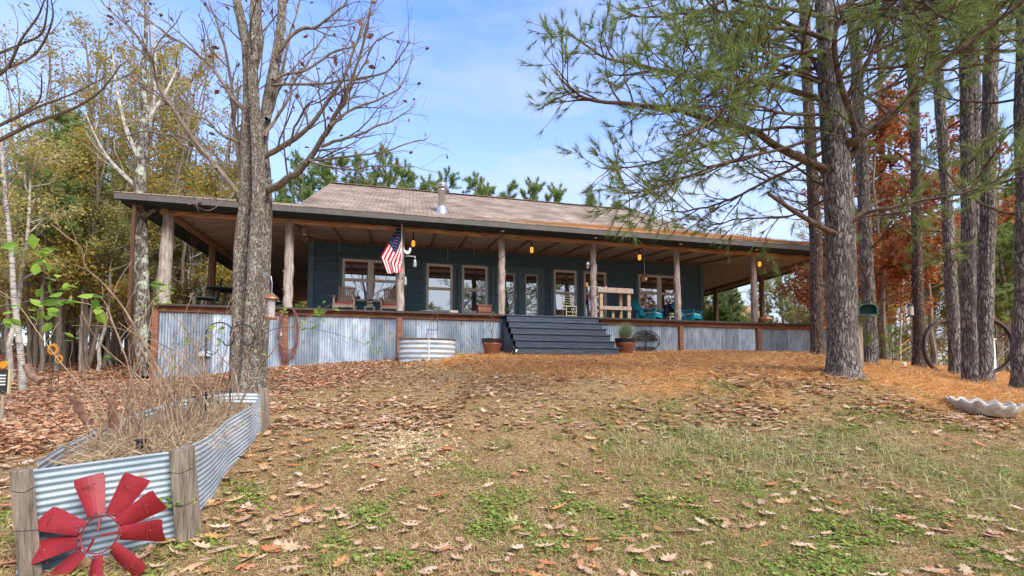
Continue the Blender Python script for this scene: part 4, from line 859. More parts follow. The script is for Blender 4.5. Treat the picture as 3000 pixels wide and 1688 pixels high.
# children were parented with the root at the origin, so copies move freely
fallA = make_tree(9.5, 1, 'fall', 10, .095, 'a'); fallB = make_tree(8, 2, 'fall2', 9, .09, 'b', bark='paletwig', spread=2.0); fallC = make_tree(11, 3, 'greenfall', 8, .10, 'c', base=.35); fallD = make_tree(6.5, 4, 'fall', 13, .09, 'd', base=.15, rad=.06, spread=2.4, up=.25)
thinA = make_tree(11.5, 5, 'fall', 10, .08, 'e', bark='twig', name='slender_tree', multi=4, base=.35, rad=.075, spread=1.7, sparse=.8, up=.9)
bareA = make_tree(8, 6, 'fall2', 1, .09, 'f', name='bare_tree', base=.25, rad=.07, spread=2.3, sparse=.15)
bareB = make_tree(6, 7, 'red', 1, .09, 'g', bark='paletwig', name='bare_tree', base=.15, rad=.05, spread=2.2, sparse=.25, up=.25)
redA = make_tree(8.5, 8, 'red', 11, .14, 'h', name='red_oak', base=.22, rad=.09, spread=2.6, up=.3)
pineA = make_pine(13, 21, .5); pineB = make_pine(11, 22, .42, spread=2.2); pineC = make_pine(9, 23, .2, spread=2.2)
LG = 'trees of the autumn woods on the left'
for pr_, hh in ((fallA, 9.5), (fallB, 8), (fallC, 11), (fallD, 6.5), (thinA, 11.5), (bareA, 8), (bareB, 6), (redA, 8.5), (pineA, 13.2), (pineB, 11), (pineC, 9)): pr_['hh'] = hh; HT[pr_.name.split('.')[0]+str(pr_['hh'])] = hh
# left woods: rows of trunks going back
row = [(60, 9.0), (121, 12.5), (169, 13), (212, 19), (247, 11.0), (293, 13.5), (338, 17), (20, 10.5), (385, 16), (520, 20), (560, 17)]
for i, (px, dep) in enumerate(row[1:]):
    pr = (fallA, pineB, fallA, fallC, fallB, fallA, fallB, fallB, fallC, fallA)[i % 10]
    put(pr, px, dep, {0: 'pine trunk in the left woods by the lower edge of the slope', }.get(i, 'tree standing in the leaf strewn woods left of the house'), LG, 1.0)
for i in range(84):
    px = -250+1150*random.random(); dep = 17+26*random.random()**1.1
    pr = random.choice((pineB, fallB, fallA, fallA, fallB, fallC, fallD, bareA, fallA, fallD)); put(pr, px, dep, 'tree standing in the leaf strewn woods left of the house', LG, .85+.35*random.random())
for px, dep, pr, s in ((140, 14.5, fallD, 1.2), (300, 14, fallD, 1.1), (30, 13, fallA, .8), (440, 19, fallA, .95), (210, 16, fallA, .85), (90, 17, fallB, 1), (520, 23, fallA, 1.05), (620, 22, fallB, 1.1), (380, 22, fallC, .9), (700, 24, pineA, .9), (250, 20, bareA, 1.1), (-60, 12, bareA, 1), (550, 15.5, bareB, 1)):
    put(pr, px, dep, 'tree standing in the leaf strewn woods left of the house', LG, s)
# named ones
for px, dep, s in ((100, 14, .8), (210, 16, 1.0), (440, 18, 1.2), (290, 18, 1.15), (250, 13.5, .85), (330, 15, 1.0), (500, 14.5, .95), (570, 17, 1.05), (640, 16, .9), (180, 14, .7)): put(thinA, px, dep, 'pale slender tree with a thin haze of yellow leaves, left of the oak', 'slender trees left of the oak', s)
t = put(thinA, 415, 12.2, 'pale multi stemmed tree with sparse yellow leaves behind the left eave', None, 1.0); t.rotation_euler.z = .6
q = hdir(415, 12.0); t = thing('lichen_tree', (q[0]-.25, q[1]-.3, gz(*q)), 'thick mottled grey trunk left of the corner porch post', 'tree'); b = MB(); P = [at(x, y, 11.8) for x, y in ((417, 1100), (416, 900), (412, 700), (410, 520), (418, 430), (424, 330), (420, 200), (428, 90), (425, -40))]
b.tube(smooth_path(P, 36), np.interp(np.linspace(0, 1, 36), [0, .45, 1], [.185, .12, .02]), 12, jit=.06); sub(b.build('trunk', barkmat('mottled bark', (.06, .05, .045), (.30, .27, .23), 10, [((.42, .47, .38), 5, .5, .6)]), None), t)
b = MB(); tips = []
for pts in ([(412, 560), (330, 480), (290, 420), (250, 330)], [(424, 360), (480, 280), (520, 200)], [(414, 640), (480, 600), (540, 590)], [(412, 480), (370, 380), (340, 250), (330, 150)], [(424, 400), (450, 300), (455, 180), (450, 60)]):
    p = px_path(pts, 11.8, 16, .8); b.tube(p, np.linspace(.06, .015, 16), 6, cap=False); sprout(b, p, .03, .01, 0, tips, dict(PO, dens=(3, 3), len=(1.1, .5)), (5, 3))
sub(b.build('limbs', M['paletwig'], None), t); tp = np.array([q_[0] for q_ in tips]); sub(foliage(tp[rng.random(len(tp)) < .6], .085, 'leaves', M['fall'], None, dm_v, dm_f, 1.2, .08, 1), t)
q = hdir(62, 8.6); t = thing('white_birch', (q[0], q[1], gz(*q)), 'slim white barked birch at the left edge of the woods', 'tree'); b = MB(); p = smooth_path([at(x, y, 8.7) for x, y in ((68, 1175), (62, 1050), (52, 960), (40, 860), (35, 760), (22, 640), (10, 500), (0, 380))], 30); b.tube(p, np.linspace(.055, .025, 30), 10, jit=.04); sub(b.build('trunk', M['birch'], None), t)
b = MB(); tips = []; sprout(b, p[12:], .03, .02, 0, tips, dict(PO, dens=(4, 4), len=(1.3, .5)), (5, 3)); sub(b.build('limbs', M['twig'], None), t); tp = np.array([q_[0] for q_ in tips]); sub(foliage(tp, .075, 'leaves', M['fall2'], None, dm_v, dm_f, 1.2, .08, 1), t)
# tree outside the left edge whose branches reach in
q = hdir(-220, 5.2); t = thing('overhanging_tree', (q[0], q[1], gz(*q)), 'dark bare branches with few leaves reaching in from the left edge', 'tree'); b = MB(); tips = []
P = [at(x, y, 5.2) for x, y in ((-230, 1300), (-225, 900), (-220, 500), (-200, 200), (-180, 0))]; b.tube(smooth_path(P, 20), np.linspace(.16, .08, 20), 10)
for pts, r in (([(-215, 480), (0, 367), (50, 344), (120, 310), (216, 274), (305, 228)], .028), ([(-215, 520), (0, 410), (104, 359), (209, 321), (282, 278), (321, 236), (354, 189)], .034), ([(-205, 300), (0, 209), (89, 170), (130, 120), (155, 50), (150, 0)], .024), ([(-200, 230), (0, 155), (66, 128), (120, 100), (137, 40), (140, -30)], .024), ([(-60, 260), (20, 200), (60, 120), (110, 50), (130, 0)], .026), ([(40, 345), (110, 300), (122, 250), (120, 215)], .012)):
    p = px_path(pts, 5.2, 22, -.6); b.tube(p, np.linspace(r*.7, .005, 22), 6, cap=False, jit=.08); sprout(b, p, .010, .005, 0, tips, dict(PO, dens=(3.2, 4), len=(.55, .25)), (4, 3))
sub(b.build('limbs', M['twig'], None), t); tp = np.array([q_[0] for q_ in tips]); sub(foliage(tp[rng.random(len(tp)) < .6], .032, 'leaves', M['fall'], None, lf_v, lf_f, 1.2, .04, 1), t)
tp2 = tp[np.argsort(np.abs(tp@RT-at(90, 350, 5)@RT))[:8]]; sub(foliage(tp2, .05, 'red_leaves', M['red'], None, lf_v, lf_f, 1.2, .03, 2), t)
# pines behind the house
BH = 'pines rising behind the roof'
for i, (px, topy, dep, pr) in enumerate(((860, 400, 27, pineA), (920, 470, 33, pineB), (1040, 452, 32, pineA), (1115, 430, 30, pineA), (1160, 470, 34, pineB), (1250, 522, 42, pineB), (1310, 500, 40, pineA), (1385, 508, 38, pineA), (1425, 545, 42, pineB), (1490, 548, 44, pineC), (1560, 528, 42, pineB), (1625, 545, 43, pineB), (1735, 572, 46, pineC), (1812, 590, 46, pineC), (980, 455, 30, pineB), (790, 440, 25, pineC))):
    x, y = hdir(px, dep); zt = CAM[2]+dep*(ray(px, topy)[2]); o = put(pr, px, dep, 'green pine whose crown shows above the roof ridge', BH, 1); hh = {pineA: 13, pineB: 11, pineC: 9}[pr]; o.location.z = -2; k = (zt+2)/hh; o.scale = (k*.9, k*.9, k)
# right side: rust red oak and pale thicket
RG = 'trees of the thicket on the right'
for px, dep, s in ((2600, 13.2, .86), (2720, 14, .86)): put(redA, px, dep, 'rust red leaved oak glowing between the right hand pine trunks', 'red leaved oaks', s)
put(redA, 2440, 11.5, 'small rust red oak hanging over the right end of the eave', None, .5)
for i in range(70):
    px = 2030+1250*random.random(); dep = 15.5+22*random.random(); put(random.choice((fallB, fallD, fallB, bareB, fallC, fallB, pineC, fallA, bareB)), px, dep, 'pale autumn tree in the thicket right of the house', RG, .55+.35*random.random())
for px, dep, pr, s in ((2150, 24, pineC, .5), (2120, 27, pineC, .55), (2300, 22, bareB, .7), (2250, 20, bareB, .7), (2350, 21, fallB, .6), (2950, 15, pineC, .75), (2990, 17, pineC, .8), (2900, 22, pineB, .7), (3060, 16, pineC, .9), (2640, 15, fallB, .5), (2600, 17, fallB, .55), (2740, 17, fallD, .5), (2100, 17, redA, .3)):
    put(pr, px, dep, 'bushy tree in the thicket right of the house', 'bushy trees right of the house', s)
# far woods closing the view
pos = []; mbp = []
for i in range(9000):
    a = -1.25+2.4*random.random(); d = 46+14*random.random(); x = CAM[0]+math.sin(a)*d; y = CAM[1]+math.cos(a)*d; pos.append((x, y, 0))
pos = np.array(pos); zb = ground(pos[:, 0], pos[:, 1]); lump = fbm(pos[:, 0]*.13, pos[:, 1]*.13, 140); pos[:, 2] = zb+rng.random(len(pos))*(1.5+7.5*lump*(pos[:, 0] < 2)+3.2*lump*(pos[:, 0] >= 2))
b = MB(); b.scatter(dm_v, dm_f, pos, rots(len(pos), 1.2), .45*(.6+.8*rng.random(len(pos)))); tag(b.build('far_woods', M['greenfall']), 'far mass of woods closing the view behind the trees', 'woods', kind='stuff')
b = MB()
for i in range(170):
    a = -1.25+2.4*random.random(); d = 42+16*random.random(); x = CAM[0]+math.sin(a)*d; y = CAM[1]+math.cos(a)*d; z = gz(x, y); b.tube([(x, y, z-.3), (x+random.random()-.5, y, z+5), (x+random.random()-.5, y, z+9)], [.14, .11, .05], 5, cap=False)
tag(b.build('far_tree_trunks', M['fartrunk']), 'far grey trunks standing deep in the woods', 'woods', kind='stuff')
# undergrowth at the right
n = 16000; px = 2030+1100*rng.random(n); dd = 15+12*rng.random(n); hx = np.array([hdir(a, c) for a, c in zip(px, dd)]); lump = fbm(hx[:, 0]*.5, hx[:, 1]*.5, 88); ok_ = ~((hx[:, 0] < 23) & (hx[:, 1] < 17.5)); hx = hx[ok_]; lump = lump[ok_]; n = len(hx); z = ground(hx[:, 0], hx[:, 1])+rng.random(n)**1.4*2.4*lump
b = MB(); b.scatter(dm_v, dm_f, np.c_[hx, z], rots(n, 1.2), .10*(.6+.8*rng.random(n))); tag(b.build('undergrowth', M['fall2']), 'pale yellow brown brush on the far right behind the pines', 'brush', kind='stuff')
b = MB()
for i in range(700):
    x, y = hdir(2030+1150*random.random(), 13.5+11*random.random())
    if x < 23 and y < 17.5: continue
    z = gz(x, y); d = np.array([random.gauss(0, .35), random.gauss(0, .35), 1]); b.tube([(x, y, z), np.array([x, y, z])+d*.7, np.array([x, y, z])+d*1.5+rng.normal(0, .25, 3)], [.009, .007, .003], 3, cap=False)
tag(b.build('brush_stems', M['paletwig']), 'tangle of pale brush stems behind the right hand pines', 'brush', kind='stuff')
# pines behind the viewer that the windows mirror
for i, (x, y, pr, s) in enumerate(((2, -34, pineC, 1.25), (9, -38, pineA, 1.0), (17, -33, pineC, 1.2), (24, -38, pineA, 1.05), (33, -34, pineC, 1.2), (-6, -36, pineA, .9), (13, -42, pineC, 1.2), (28, -44, pineC, 1.3))):
    o = copy_tree(pr); o.location = (x, y, -6); o.scale = (s*1.2, s*1.2, s); o['label'] = 'pine standing downhill behind the viewer, mirrored in the porch windows'; o['group'] = 'pines mirrored in the windows'

# ------------------------------------------------------------------ raised bed of corrugated sheets, lower left
BW = np.array(BEDW); bedz = ground(BW[:, 0], BW[:, 1])
bed = thing('raised_bed', (float(BW[1, 0]), float(BW[1, 1]), float(bedz[1])), 'long raised bed walled with corrugated sheets and grey timber posts, lower left', 'planter')
def bedsheet(i0, i1, name='side_sheet', H=None, pitch=.036, amp=.0042, mats='galvbed'):
    P = BW[i0:i1+1]; k = max(24, 14*(i1-i0)); path = smooth_path(P, k) if len(P) > 2 else P[0]+(P[1]-P[0])*np.linspace(0, 1, k)[:, None]
    zt = path[:, 2]; zb = ground(path[:, 0], path[:, 1])-.05; tan = np.gradient(path[:, :2], axis=0); tan /= np.linalg.norm(tan, axis=1)[:, None]; nr = np.c_[tan[:, 1], -tan[:, 0]]
    h = np.minimum(zt-zb, .60)
    m = int(.62/pitch*7); rows = []
    for j in range(m+1):
        f = j/m; d = f*h; off = amp*np.sin(d/pitch*2*np.pi)+.004*np.sin(path[:, 0]*9+f*5); rows.append(np.c_[path[:, 0]+nr[:, 0]*off, path[:, 1]+nr[:, 1]*off, zt-d])
    b = MB(); b.solid(np.array(rows), .0022, np.array([-nr[k//2, 0], -nr[k//2, 1], 0])); o = b.build(name, M[mats], None, smooth=True); return sub(o, bed)
bedsheet(0, 1, 'front_sheet', mats='galvfront'); bedsheet(1, 7, 'side_sheet'); bedsheet(7, 9, 'back_sheet'); bedsheet(9, 14, 'back_sheet')
def bpost(px, py, dep, w_, pyb, lean=(0, 0), name='post', d=.09, m='timber', up=.02):
    top = at(px, py, dep); bot = at(px+lean[0], pyb, dep+lean[1]); bot[2] -= .1; b = MB(); b.beam(bot, top, w_, d, up=tuple(FW)); o = b.build(name, M[m], None, bevel=.006); return sub(o, bed)
bpost(62, 1376, 2.31, .072, 1690, (36, 0), d=.055); bpost(524, 1316, 2.74, .085, 1578, (26, .0), d=.06); bpost(772, 1137, 5.0, .06, 1262, (8, 0)); bpost(185, 1300, 3.02, .05, 1345, d=.05); bpost(516, 1168, 4.58, .04, 1200, d=.04)
bpost(541, 1306, 2.83, .03, 1340, m='pipe', d=.03); bpost(552, 1306, 2.83, .05, 1560, (26, .02), d=.05)
b = MB()
for pl in (([(36, 1440), (70, 1443), (100, 1428)], 2.235), ([(42, 1556), (75, 1556), (112, 1552)], 2.235), ([(492, 1384), (530, 1387), (563, 1372)], 2.66), ([(505, 1483), (540, 1482), (578, 1462)], 2.66)):
    b = MB(); b.tube(px_path(pl[0], pl[1], 10), .0022, 5); sub(b.build('wire', M['darkiron'], None), bed)
# bed soil and dead growth in it
cen = BW.mean(0); pin = BW.copy(); pin[:, :2] = cen[:2]+(pin[:, :2]-cen[:2])*.97
b = MB(); rings = []
for f in np.linspace(1, .02, 14):
    q = cen+(pin-cen)*f; dep_ = -.13+.07*fbm(q[:, 0]*3, q[:, 1]*3, 12)+.05*(1-f); q = np.c_[q[:, :2], np.interp(f, [0, 1], [0, 1])*0+(pin[:, 2]*f+(1-f)*(pin[:, 2].mean()))+dep_]; rings.append(np.r_[q, q[:1]])
b.grid(np.array(rings)); sub(b.build('soil', mat('straw covered soil', (.10, .06, .035), .95, (.36, .26, .15), 30, bump=.7), None, smooth=True), bed)
def bedpoint(n, sh=.93):
    out = []
    lo = BW.min(0); hi = BW.max(0)
    while len(out) < n:
        x, y = lo[0]+random.random()*(hi[0]-lo[0]), lo[1]+random.random()*(hi[1]-lo[1])
        if inpoly(np.array([x]), np.array([y]), [(cen[0]+(p[0]-cen[0])*sh, cen[1]+(p[1]-cen[1])*sh) for p in BW])[0]:
            out.append((x, y))
    o = np.array(out); w_ = 1/((o[:, None, 0]-BW[None, :, 0])**2+(o[:, None, 1]-BW[None, :, 1])**2+.02); z = (w_*BW[None, :, 2]).sum(1)/w_.sum(1)-.10
    return np.c_[o, z]
P = bedpoint(4600, .74); n = len(P); dd = rng.normal(0, 1, (n, 3)); dd[:, 2] = np.abs(dd[:, 2])*.55+.05; dd /= np.linalg.norm(dd, axis=1)[:, None]; ln = .12+.22*rng.random(n); s_v = np.cross(dd, rng.normal(size=(n, 3))); s_v /= np.linalg.norm(s_v, axis=1)[:, None]
p1 = P+dd*(ln*.6)[:, None]; d2 = dd.copy(); d2[:, 2] -= .7; p2 = p1+d2*(ln*.5)[:, None]; wv = .0022; V = np.stack([P-s_v*wv, P+s_v*wv, p1+s_v*wv, p1-s_v*wv, p2], 1).reshape(-1, 3); o_ = (np.arange(n)*5)[:, None]
mb = MB(); mb.v.append(V); mb.n = len(V); mb.f += [np.array([[0, 1, 2, 3]])+o_, np.array([[3, 2, 4]])+o_]; mb.m += [np.zeros(n, int)]*2
tag(mb.build('dead_bed_grass', M['strawpale']), 'tangled dead grass and straw heaped inside the raised bed', 'dry grass', kind='stuff')
P = bedpoint(120, .75); b = MB()
for q in P:
    if q[1] < BW[:, 1].mean()-1.1: continue
    d = unit(np.array([random.gauss(0, .3), random.gauss(0, .3), 1])); h = .25+.55*random.random(); m_ = q+d*h*.5+rng.normal(0, .02, 3); e_ = q+d*h+rng.normal(0, .08, 3); b.tube([q, m_, e_], [.0045, .004, .002], 4, cap=False)
    if random.random() < .6: b.tube([m_, m_+unit(rng.normal(0, 1, 3)+np.array([0, 0, 1]))*h*.4], [.0022, .001], 3, cap=False)
M['caneb'] = mat('brown cane bark', (.14, .085, .05), .85, (.36, .26, .18), 8)
tag(b.build('dead_stems', M['caneb']), 'thicket of thin brown dead stems standing in the raised bed', 'dead stems', kind='stuff')
# bare shrub canes with a few green leaves
def cane(pts, dep, r, label, name='shrub', leaves=(), m='paletwig', dz=0, twigs=3.0, lsz=.05, group=None, twl=.3):
    m = 'caneb' if m == 'paletwig' else m
    P = px_path(pts, dep, 24, dz); t = thing(name, tuple(P[0]), label, 'shrub', group); b = MB(); tips = []
    P[1:] += np.cumsum(rng.normal(0, .002, (23, 3)), 0); b.tube(P, np.linspace(r, r*.35, 24), 6, cap=False)
    sprout(b, P, r*.5, r*.25, 0, tips, dict(dens=(twigs,), ang=(.8,), up=(.25,), len=(twl,), wig=.14, trop=.03, rad=(r*.45,), rmin=.0015, sides=(4,), lo=.3), (4,))
    sub(b.build('stem', M[m], None), t)
    if leaves:
        pos = []; 
        for (x, y, k, s) in leaves:
            for q in range(k): pos.append(at(x+random.gauss(0, s), y+random.gauss(0, s*.6), dep+dz+random.gauss(0, .06)))
        sub(foliage(pos, lsz, 'leaves', M['green'], None, lf_v, lf_f, 1.0), t)
    return t
cane([(560, 1290), (500, 1150), (440, 1040), (370, 920), (300, 830), (255, 790), (240, 730), (200, 700), (150, 660)], 3.3, .0085, 'tall arching cane at the left carrying the large bright green leaves', 'leafy_shrub', [(60, 730, 5, 22), (100, 740, 6, 25), (140, 765, 6, 22), (150, 820, 6, 24), (195, 838, 4, 18), (150, 885, 5, 24), (190, 890, 4, 20), (130, 915, 5, 20), (150, 935, 5, 24), (215, 880, 4, 18), (260, 880, 4, 16), (45, 930, 6, 24), (275, 900, 4, 16)], dz=-.5, lsz=.068, twigs=4)
cane([(400, 1240), (380, 1100), (345, 1000), (310, 900), (290, 870)], 3.2, .006, 'pale cane leaning left between the big leaves and the porch corner', 'leafy_shrub', [(220, 990, 3, 6), (335, 1060, 2, 12)], dz=.2, lsz=.06)
cane([(590, 1230), (520, 1120), (470, 1020), (440, 960), (450, 900), (465, 850)], 3.7, .007, 'thin cane with green sprays in front of the porch corner post', 'leafy_shrub', [(455, 830, 6, 14), (470, 850, 7, 16), (500, 850, 4, 12), (475, 870, 4, 10), (480, 905, 3, 8), (450, 890, 3, 12)], dz=0, lsz=.06)
cane([(640, 1200), (590, 1080), (560, 1000), (530, 950), (500, 920)], 3.9, .007, 'slender cane with small leaves in front of the skirting sheets', 'leafy_shrub', [(540, 1010, 5, 12), (560, 980, 4, 10), (630, 960, 5, 14), (640, 1000, 4, 10), (520, 1080, 5, 10), (640, 970, 4, 10)], lsz=.045)
cane([(700, 1190), (760, 1080), (790, 1040), (850, 960), (900, 930), (960, 910)], 4.2, .007, 'thin vine arching right across the hanging hose with yellow green tip leaves', 'leafy_shrub', [(965, 905, 7, 16), (940, 925, 6, 12), (925, 945, 4, 10), (830, 912, 5, 12), (900, 950, 4, 10)], dz=-.2, lsz=.055)
cane([(650, 1150), (760, 990), (850, 960), (960, 975), (1040, 1000), (1120, 1030)], 4.6, .004, 'hair thin stem trailing right over the skirting towards the brown post', 'leafy_shrub', [(1100, 1010, 5, 14), (1110, 1030, 6, 12), (1130, 980, 3, 10), (770, 1030, 5, 12)], lsz=.045, m='green' if False else 'limb')
for i, (a, dz) in enumerate((([(330, 1290), (300, 1200), (230, 1120), (130, 1000), (60, 900), (0, 850)], .0), ([(480, 1230), (470, 1100), (520, 960), (560, 860)], .2), ([(520, 1220), (420, 1040), (410, 980), (440, 900), (475, 870)], .1), ([(620, 1180), (640, 1100), (680, 980), (700, 890)], .1), ([(420, 1260), (380, 1100), (330, 960), (280, 900), (180, 880)], -.3), ([(560, 1200), (600, 1100), (580, 1010), (560, 930)], .3), ([(700, 1170), (680, 1090), (640, 1040), (600, 950)], .2), ([(650, 1190), (600, 1120), (520, 1040), (400, 985), (300, 960), (200, 960)], -.2), ([(450, 1240), (500, 1130), (600, 1000), (690, 900)], 0), ([(240, 1300), (190, 1260), (100, 1190), (0, 1140)], -.5), ([(540, 1180), (548, 1100), (545, 1020), (530, 960)], .4), ([(500, 1210), (440, 1130), (300, 1010), (240, 910)], -.1), ([(610, 1190), (560, 1110), (500, 1060), (350, 940)], .1), ([(580, 1210), (640, 1130), (650, 1060), (640, 990)], .2), ([(470, 1225), (420, 1150), (380, 1080), (370, 1000)], -.1), ([(530, 1210), (540, 1120), (580, 1040), (660, 950)], .1))):
    cane(a, 3.6, .0058, 'bare brown cane in the tangle growing out of the raised bed', 'bare_shrub', [], 'strawpale' if i % 4 == 0 else 'caneb', dz, twigs=4.5, group='bare canes in the raised bed', twl=.28)
# red wind wheel leaning on the front sheet
HC = at(294, 1566, 2.36)
wn = -FW*.97+np.array([0, 0, .22]); wn = wn+RT*.05; wn /= np.linalg.norm(wn); wu = np.cross(wn, np.cross([0, 0, 1.], wn)); wu /= np.linalg.norm(wu); wr = np.cross(wu, wn)
k_ = .4404*2.36/FPX                                       # crop pixel to metres
wheel = thing('windmill_ornament', tuple(HC), 'red metal windmill wheel leaning on the front of the raised bed', 'garden ornament')
def wp(r, a, o=0): return HC+wr*math.cos(a)*r+wu*math.sin(a)*r+wn*o
for a in (164, 113, 66, 33, 3, -38, -84, -130, -165):
    a = R(a); r0, r1 = 128*k_, 408*k_; rows = []
    for i in range(10):
        f = i/9; r = r0+(r1-r0)*f; hw = (46+40*f)*k_
        if f > .88: hw *= 1-.12*((f-.88)/.12)**2
        row = []
        for j in range(7):
            g = (j/6-.5)*2; u = wp(r, a, 0); tn = -wr*math.sin(a)+wu*math.cos(a); tw = .32+.15*f
            row.append(u+tn*g*hw*math.cos(tw)+wn*(g*hw*math.sin(tw)+.012*(1-g*g)))
        rows.append(row)
    b = MB(); b.solid(np.array(rows), .0016, wn); bl = sub(b.build('blade', M['redmetal'], None, smooth=False), wheel)
    for rr_, gg in ((r0+.012, .5), (r0+.012, -.5), (r0+(r1-r0)*.72, .1)):
        b = MB(); tn = -wr*math.sin(a)+wu*math.cos(a); pc = wp(rr_, a, .016)+tn*gg*.02; b.lathe([(0, .004), (.004, .002), (.0045, -.004)], (0, 0, 0), 8); b.v[0] = b.v[0]@np.array([wr, wu, wn])+pc; sub(b.build('rivet', M['rust'], None), wheel)
    b = MB(); tn = -wr*math.sin(a)+wu*math.cos(a); r = r0+(r1-r0)*.72; b.tube([wp(r, a, .03)-tn*60*k_, wp(r, a, .034)+tn*5*k_, wp(r*.98, a, .0)+tn*95*k_], .0017, 5); sub(b.build('brace_wire', M['redmetal'], None), wheel)
b = MB(); a = np.linspace(0, 2*np.pi, 49); b.tube([wp(118*k_, t_, .004) for t_ in a], .0035, 6, cap=False); sub(b.build('hub_ring', M['redmetal'], None), wheel)
for a in (100, 5, -118): b = MB(); b.tube([wp(108*k_, R(a), .006), wp(25*k_, R(a-8), .02)], .0055, 8); sub(b.build('spoke', M['redmetal'], None), wheel)
# rusty blades, solar lamp, crooks, fork in the bed
for pts, lb in (([(193, 1157), (215, 1180), (235, 1215), (255, 1245)], 'rusty curved iron strip leaning left out of the raised bed'), ([(313, 1158), (322, 1190), (325, 1225), (330, 1260)], 'rusty iron strip standing upright in the raised bed')):
    P = px_path(pts, 3.3, 12); t = thing('rusty_blade', tuple(P[-1]), lb, 'garden ornament'); b = MB(); wd_ = np.interp(np.linspace(0, 1, 12), [0, .2, 1], [.012, .030, .040])
    b.solid(np.stack([P-RT*wd_[:, None]+FW*.02, P-FW*.012, P+RT*wd_[:, None]+FW*.02], 1), .006, -FW); sub(b.build('blade', M['rust'], None, smooth=True), t)
P0 = at(412, 1325, 3.0); t = thing('solar_lamp', tuple(P0), 'small black solar stake lamp in the dead grass of the bed', 'lamp'); b = MB(); q = at(413, 1296, 3.0); b.lathe([(.018, -.05), (.026, .0), (.028, .012)], q, 14); sub(b.build('body', M['black'], None), t); b = MB(); b.box(q+np.array([0, 0, .016]), (.05, .05, .008)); sub(b.build('solar_panel', M['dkblue'], None), t); b = MB(); b.tube([q+np.array([0, 0, -.05]), q+np.array([0, 0, -.22])], .006, 6); sub(b.build('stake', M['black'], None), t)
def crook(x, ytop, ybot, dep, w_, label, flip=1):
    t = thing('shepherd_hook', tuple(at(x, ybot, dep)), label, 'garden hook'); b = MB(); P = [at(x, ybot, dep), at(x, (ytop+ybot)/2, dep), at(x+2*flip, ytop+40, dep)]
    for a in np.linspace(180, 0, 9): P.append(at(x+flip*(w_+w_*math.cos(R(a))), ytop+w_-w_*math.sin(R(a))*1.0, dep))
    P += [at(x+flip*(2*w_-6), ytop+w_+18, dep), at(x+flip*(2*w_-22), ytop+w_+26, dep), at(x+flip*(2*w_-34), ytop+w_+14, dep)]
    b.tube(smooth_path(P, 60), .006, 6); sub(b.build('rod', M['darkiron'], None), t)
    b = MB(); P = [at(x, ytop+75, dep)]+[at(x+flip*(18-18*math.cos(R(a))), ytop+78+16*math.sin(R(a)), dep) for a in range(0, 181, 30)]; b.tube(P, .004, 5); sub(b.build('scroll', M['darkiron'], None), t); return t
crook(602, 945, 1205, 4.0, 42, 'dark iron shepherd hook before the skirting, left of the oak'); crook(674, 950, 1180, 4.3, 36, 'dark iron shepherd hook just in front of the oak trunk')
t = thing('garden_rake_head', tuple(at(560, 1165, 4.6)), 'row of dark iron tines hung on the back edge of the bed', 'garden tool'); b = MB(); b.tube([at(545, 1164, 4.6), at(612, 1156, 4.7), at(664, 1146, 4.8)], .008, 6); sub(b.build('bar', M['darkiron'], None), t)
for i in range(6): x = 572+i*17; b = MB(); b.tube([at(x, 1160-(x-560)*.11, 4.65), at(x-2, 1200, 4.65), at(x+1, 1225, 4.62)], .006, 5); sub(b.build('tine', M['darkiron'], None), t)

# ------------------------------------------------------------------ against the house
def part(root, name, m, fn, **k): b = MB(); fn(b); return sub(b.build(name, m if not isinstance(m, str) else M[m], None, **k), root)
# hose coil on the skirting
hc = onY(848, 905, -.28); t = thing('garden_hose', (hc[0], -.28, hc[2]), 'maroon garden hose coiled on a hanger beside the second skirting post', 'hose')
for i in range(9):
    b = MB(); top = onY(848, 905, -.3); bot = onY(848, 1056-i*4, -.3); cx, w_ = top[0]-.02+.03*random.random(), .235+.018*random.gauss(0, 1); P = []
    for a in np.linspace(0, 2*np.pi, 41): P.append((cx+w_*math.copysign(abs(math.sin(a))**.7, math.sin(a))*(1+.04*math.sin(2*a+i)), -.29-.012*(i % 3)-.01*i*.3, (top[2]+bot[2])/2+math.cos(a)*(top[2]-bot[2])/2*(1+.0)+(.0 if abs(math.cos(a)) > .5 else 0)))
    b.tube(P, .0105, 7, cap=False); sub(b.build('coil', M['hose'], None, smooth=True), t)
part(t, 'hanger', 'darkiron', lambda b: b.box((hc[0]-.04, -.24, hc[2]-.06), (.12, .08, .05)))
t_ = onY(820, 980, -.19); t = thing('outlet_box', tuple(t_), 'small white faucet plate beside the coiled hose', 'outlet'); part(t, 'cover', 'white', lambda b: b.box(t_, (.10, .04, .09)), bevel=.006)
t_ = onY(598, 1037, -.19); t = thing('electric_box', tuple(t_), 'grey utility box fixed to the skirting near the left corner', 'outlet'); part(t, 'cover', 'paletable', lambda b: b.box(t_, (.28, .07, .13)), bevel=.008); part(t, 'conduit', 'pipe', lambda b: b.tube([t_+np.array([0, 0, -.06]), t_+np.array([0, 0, -.7])], .014, 8))
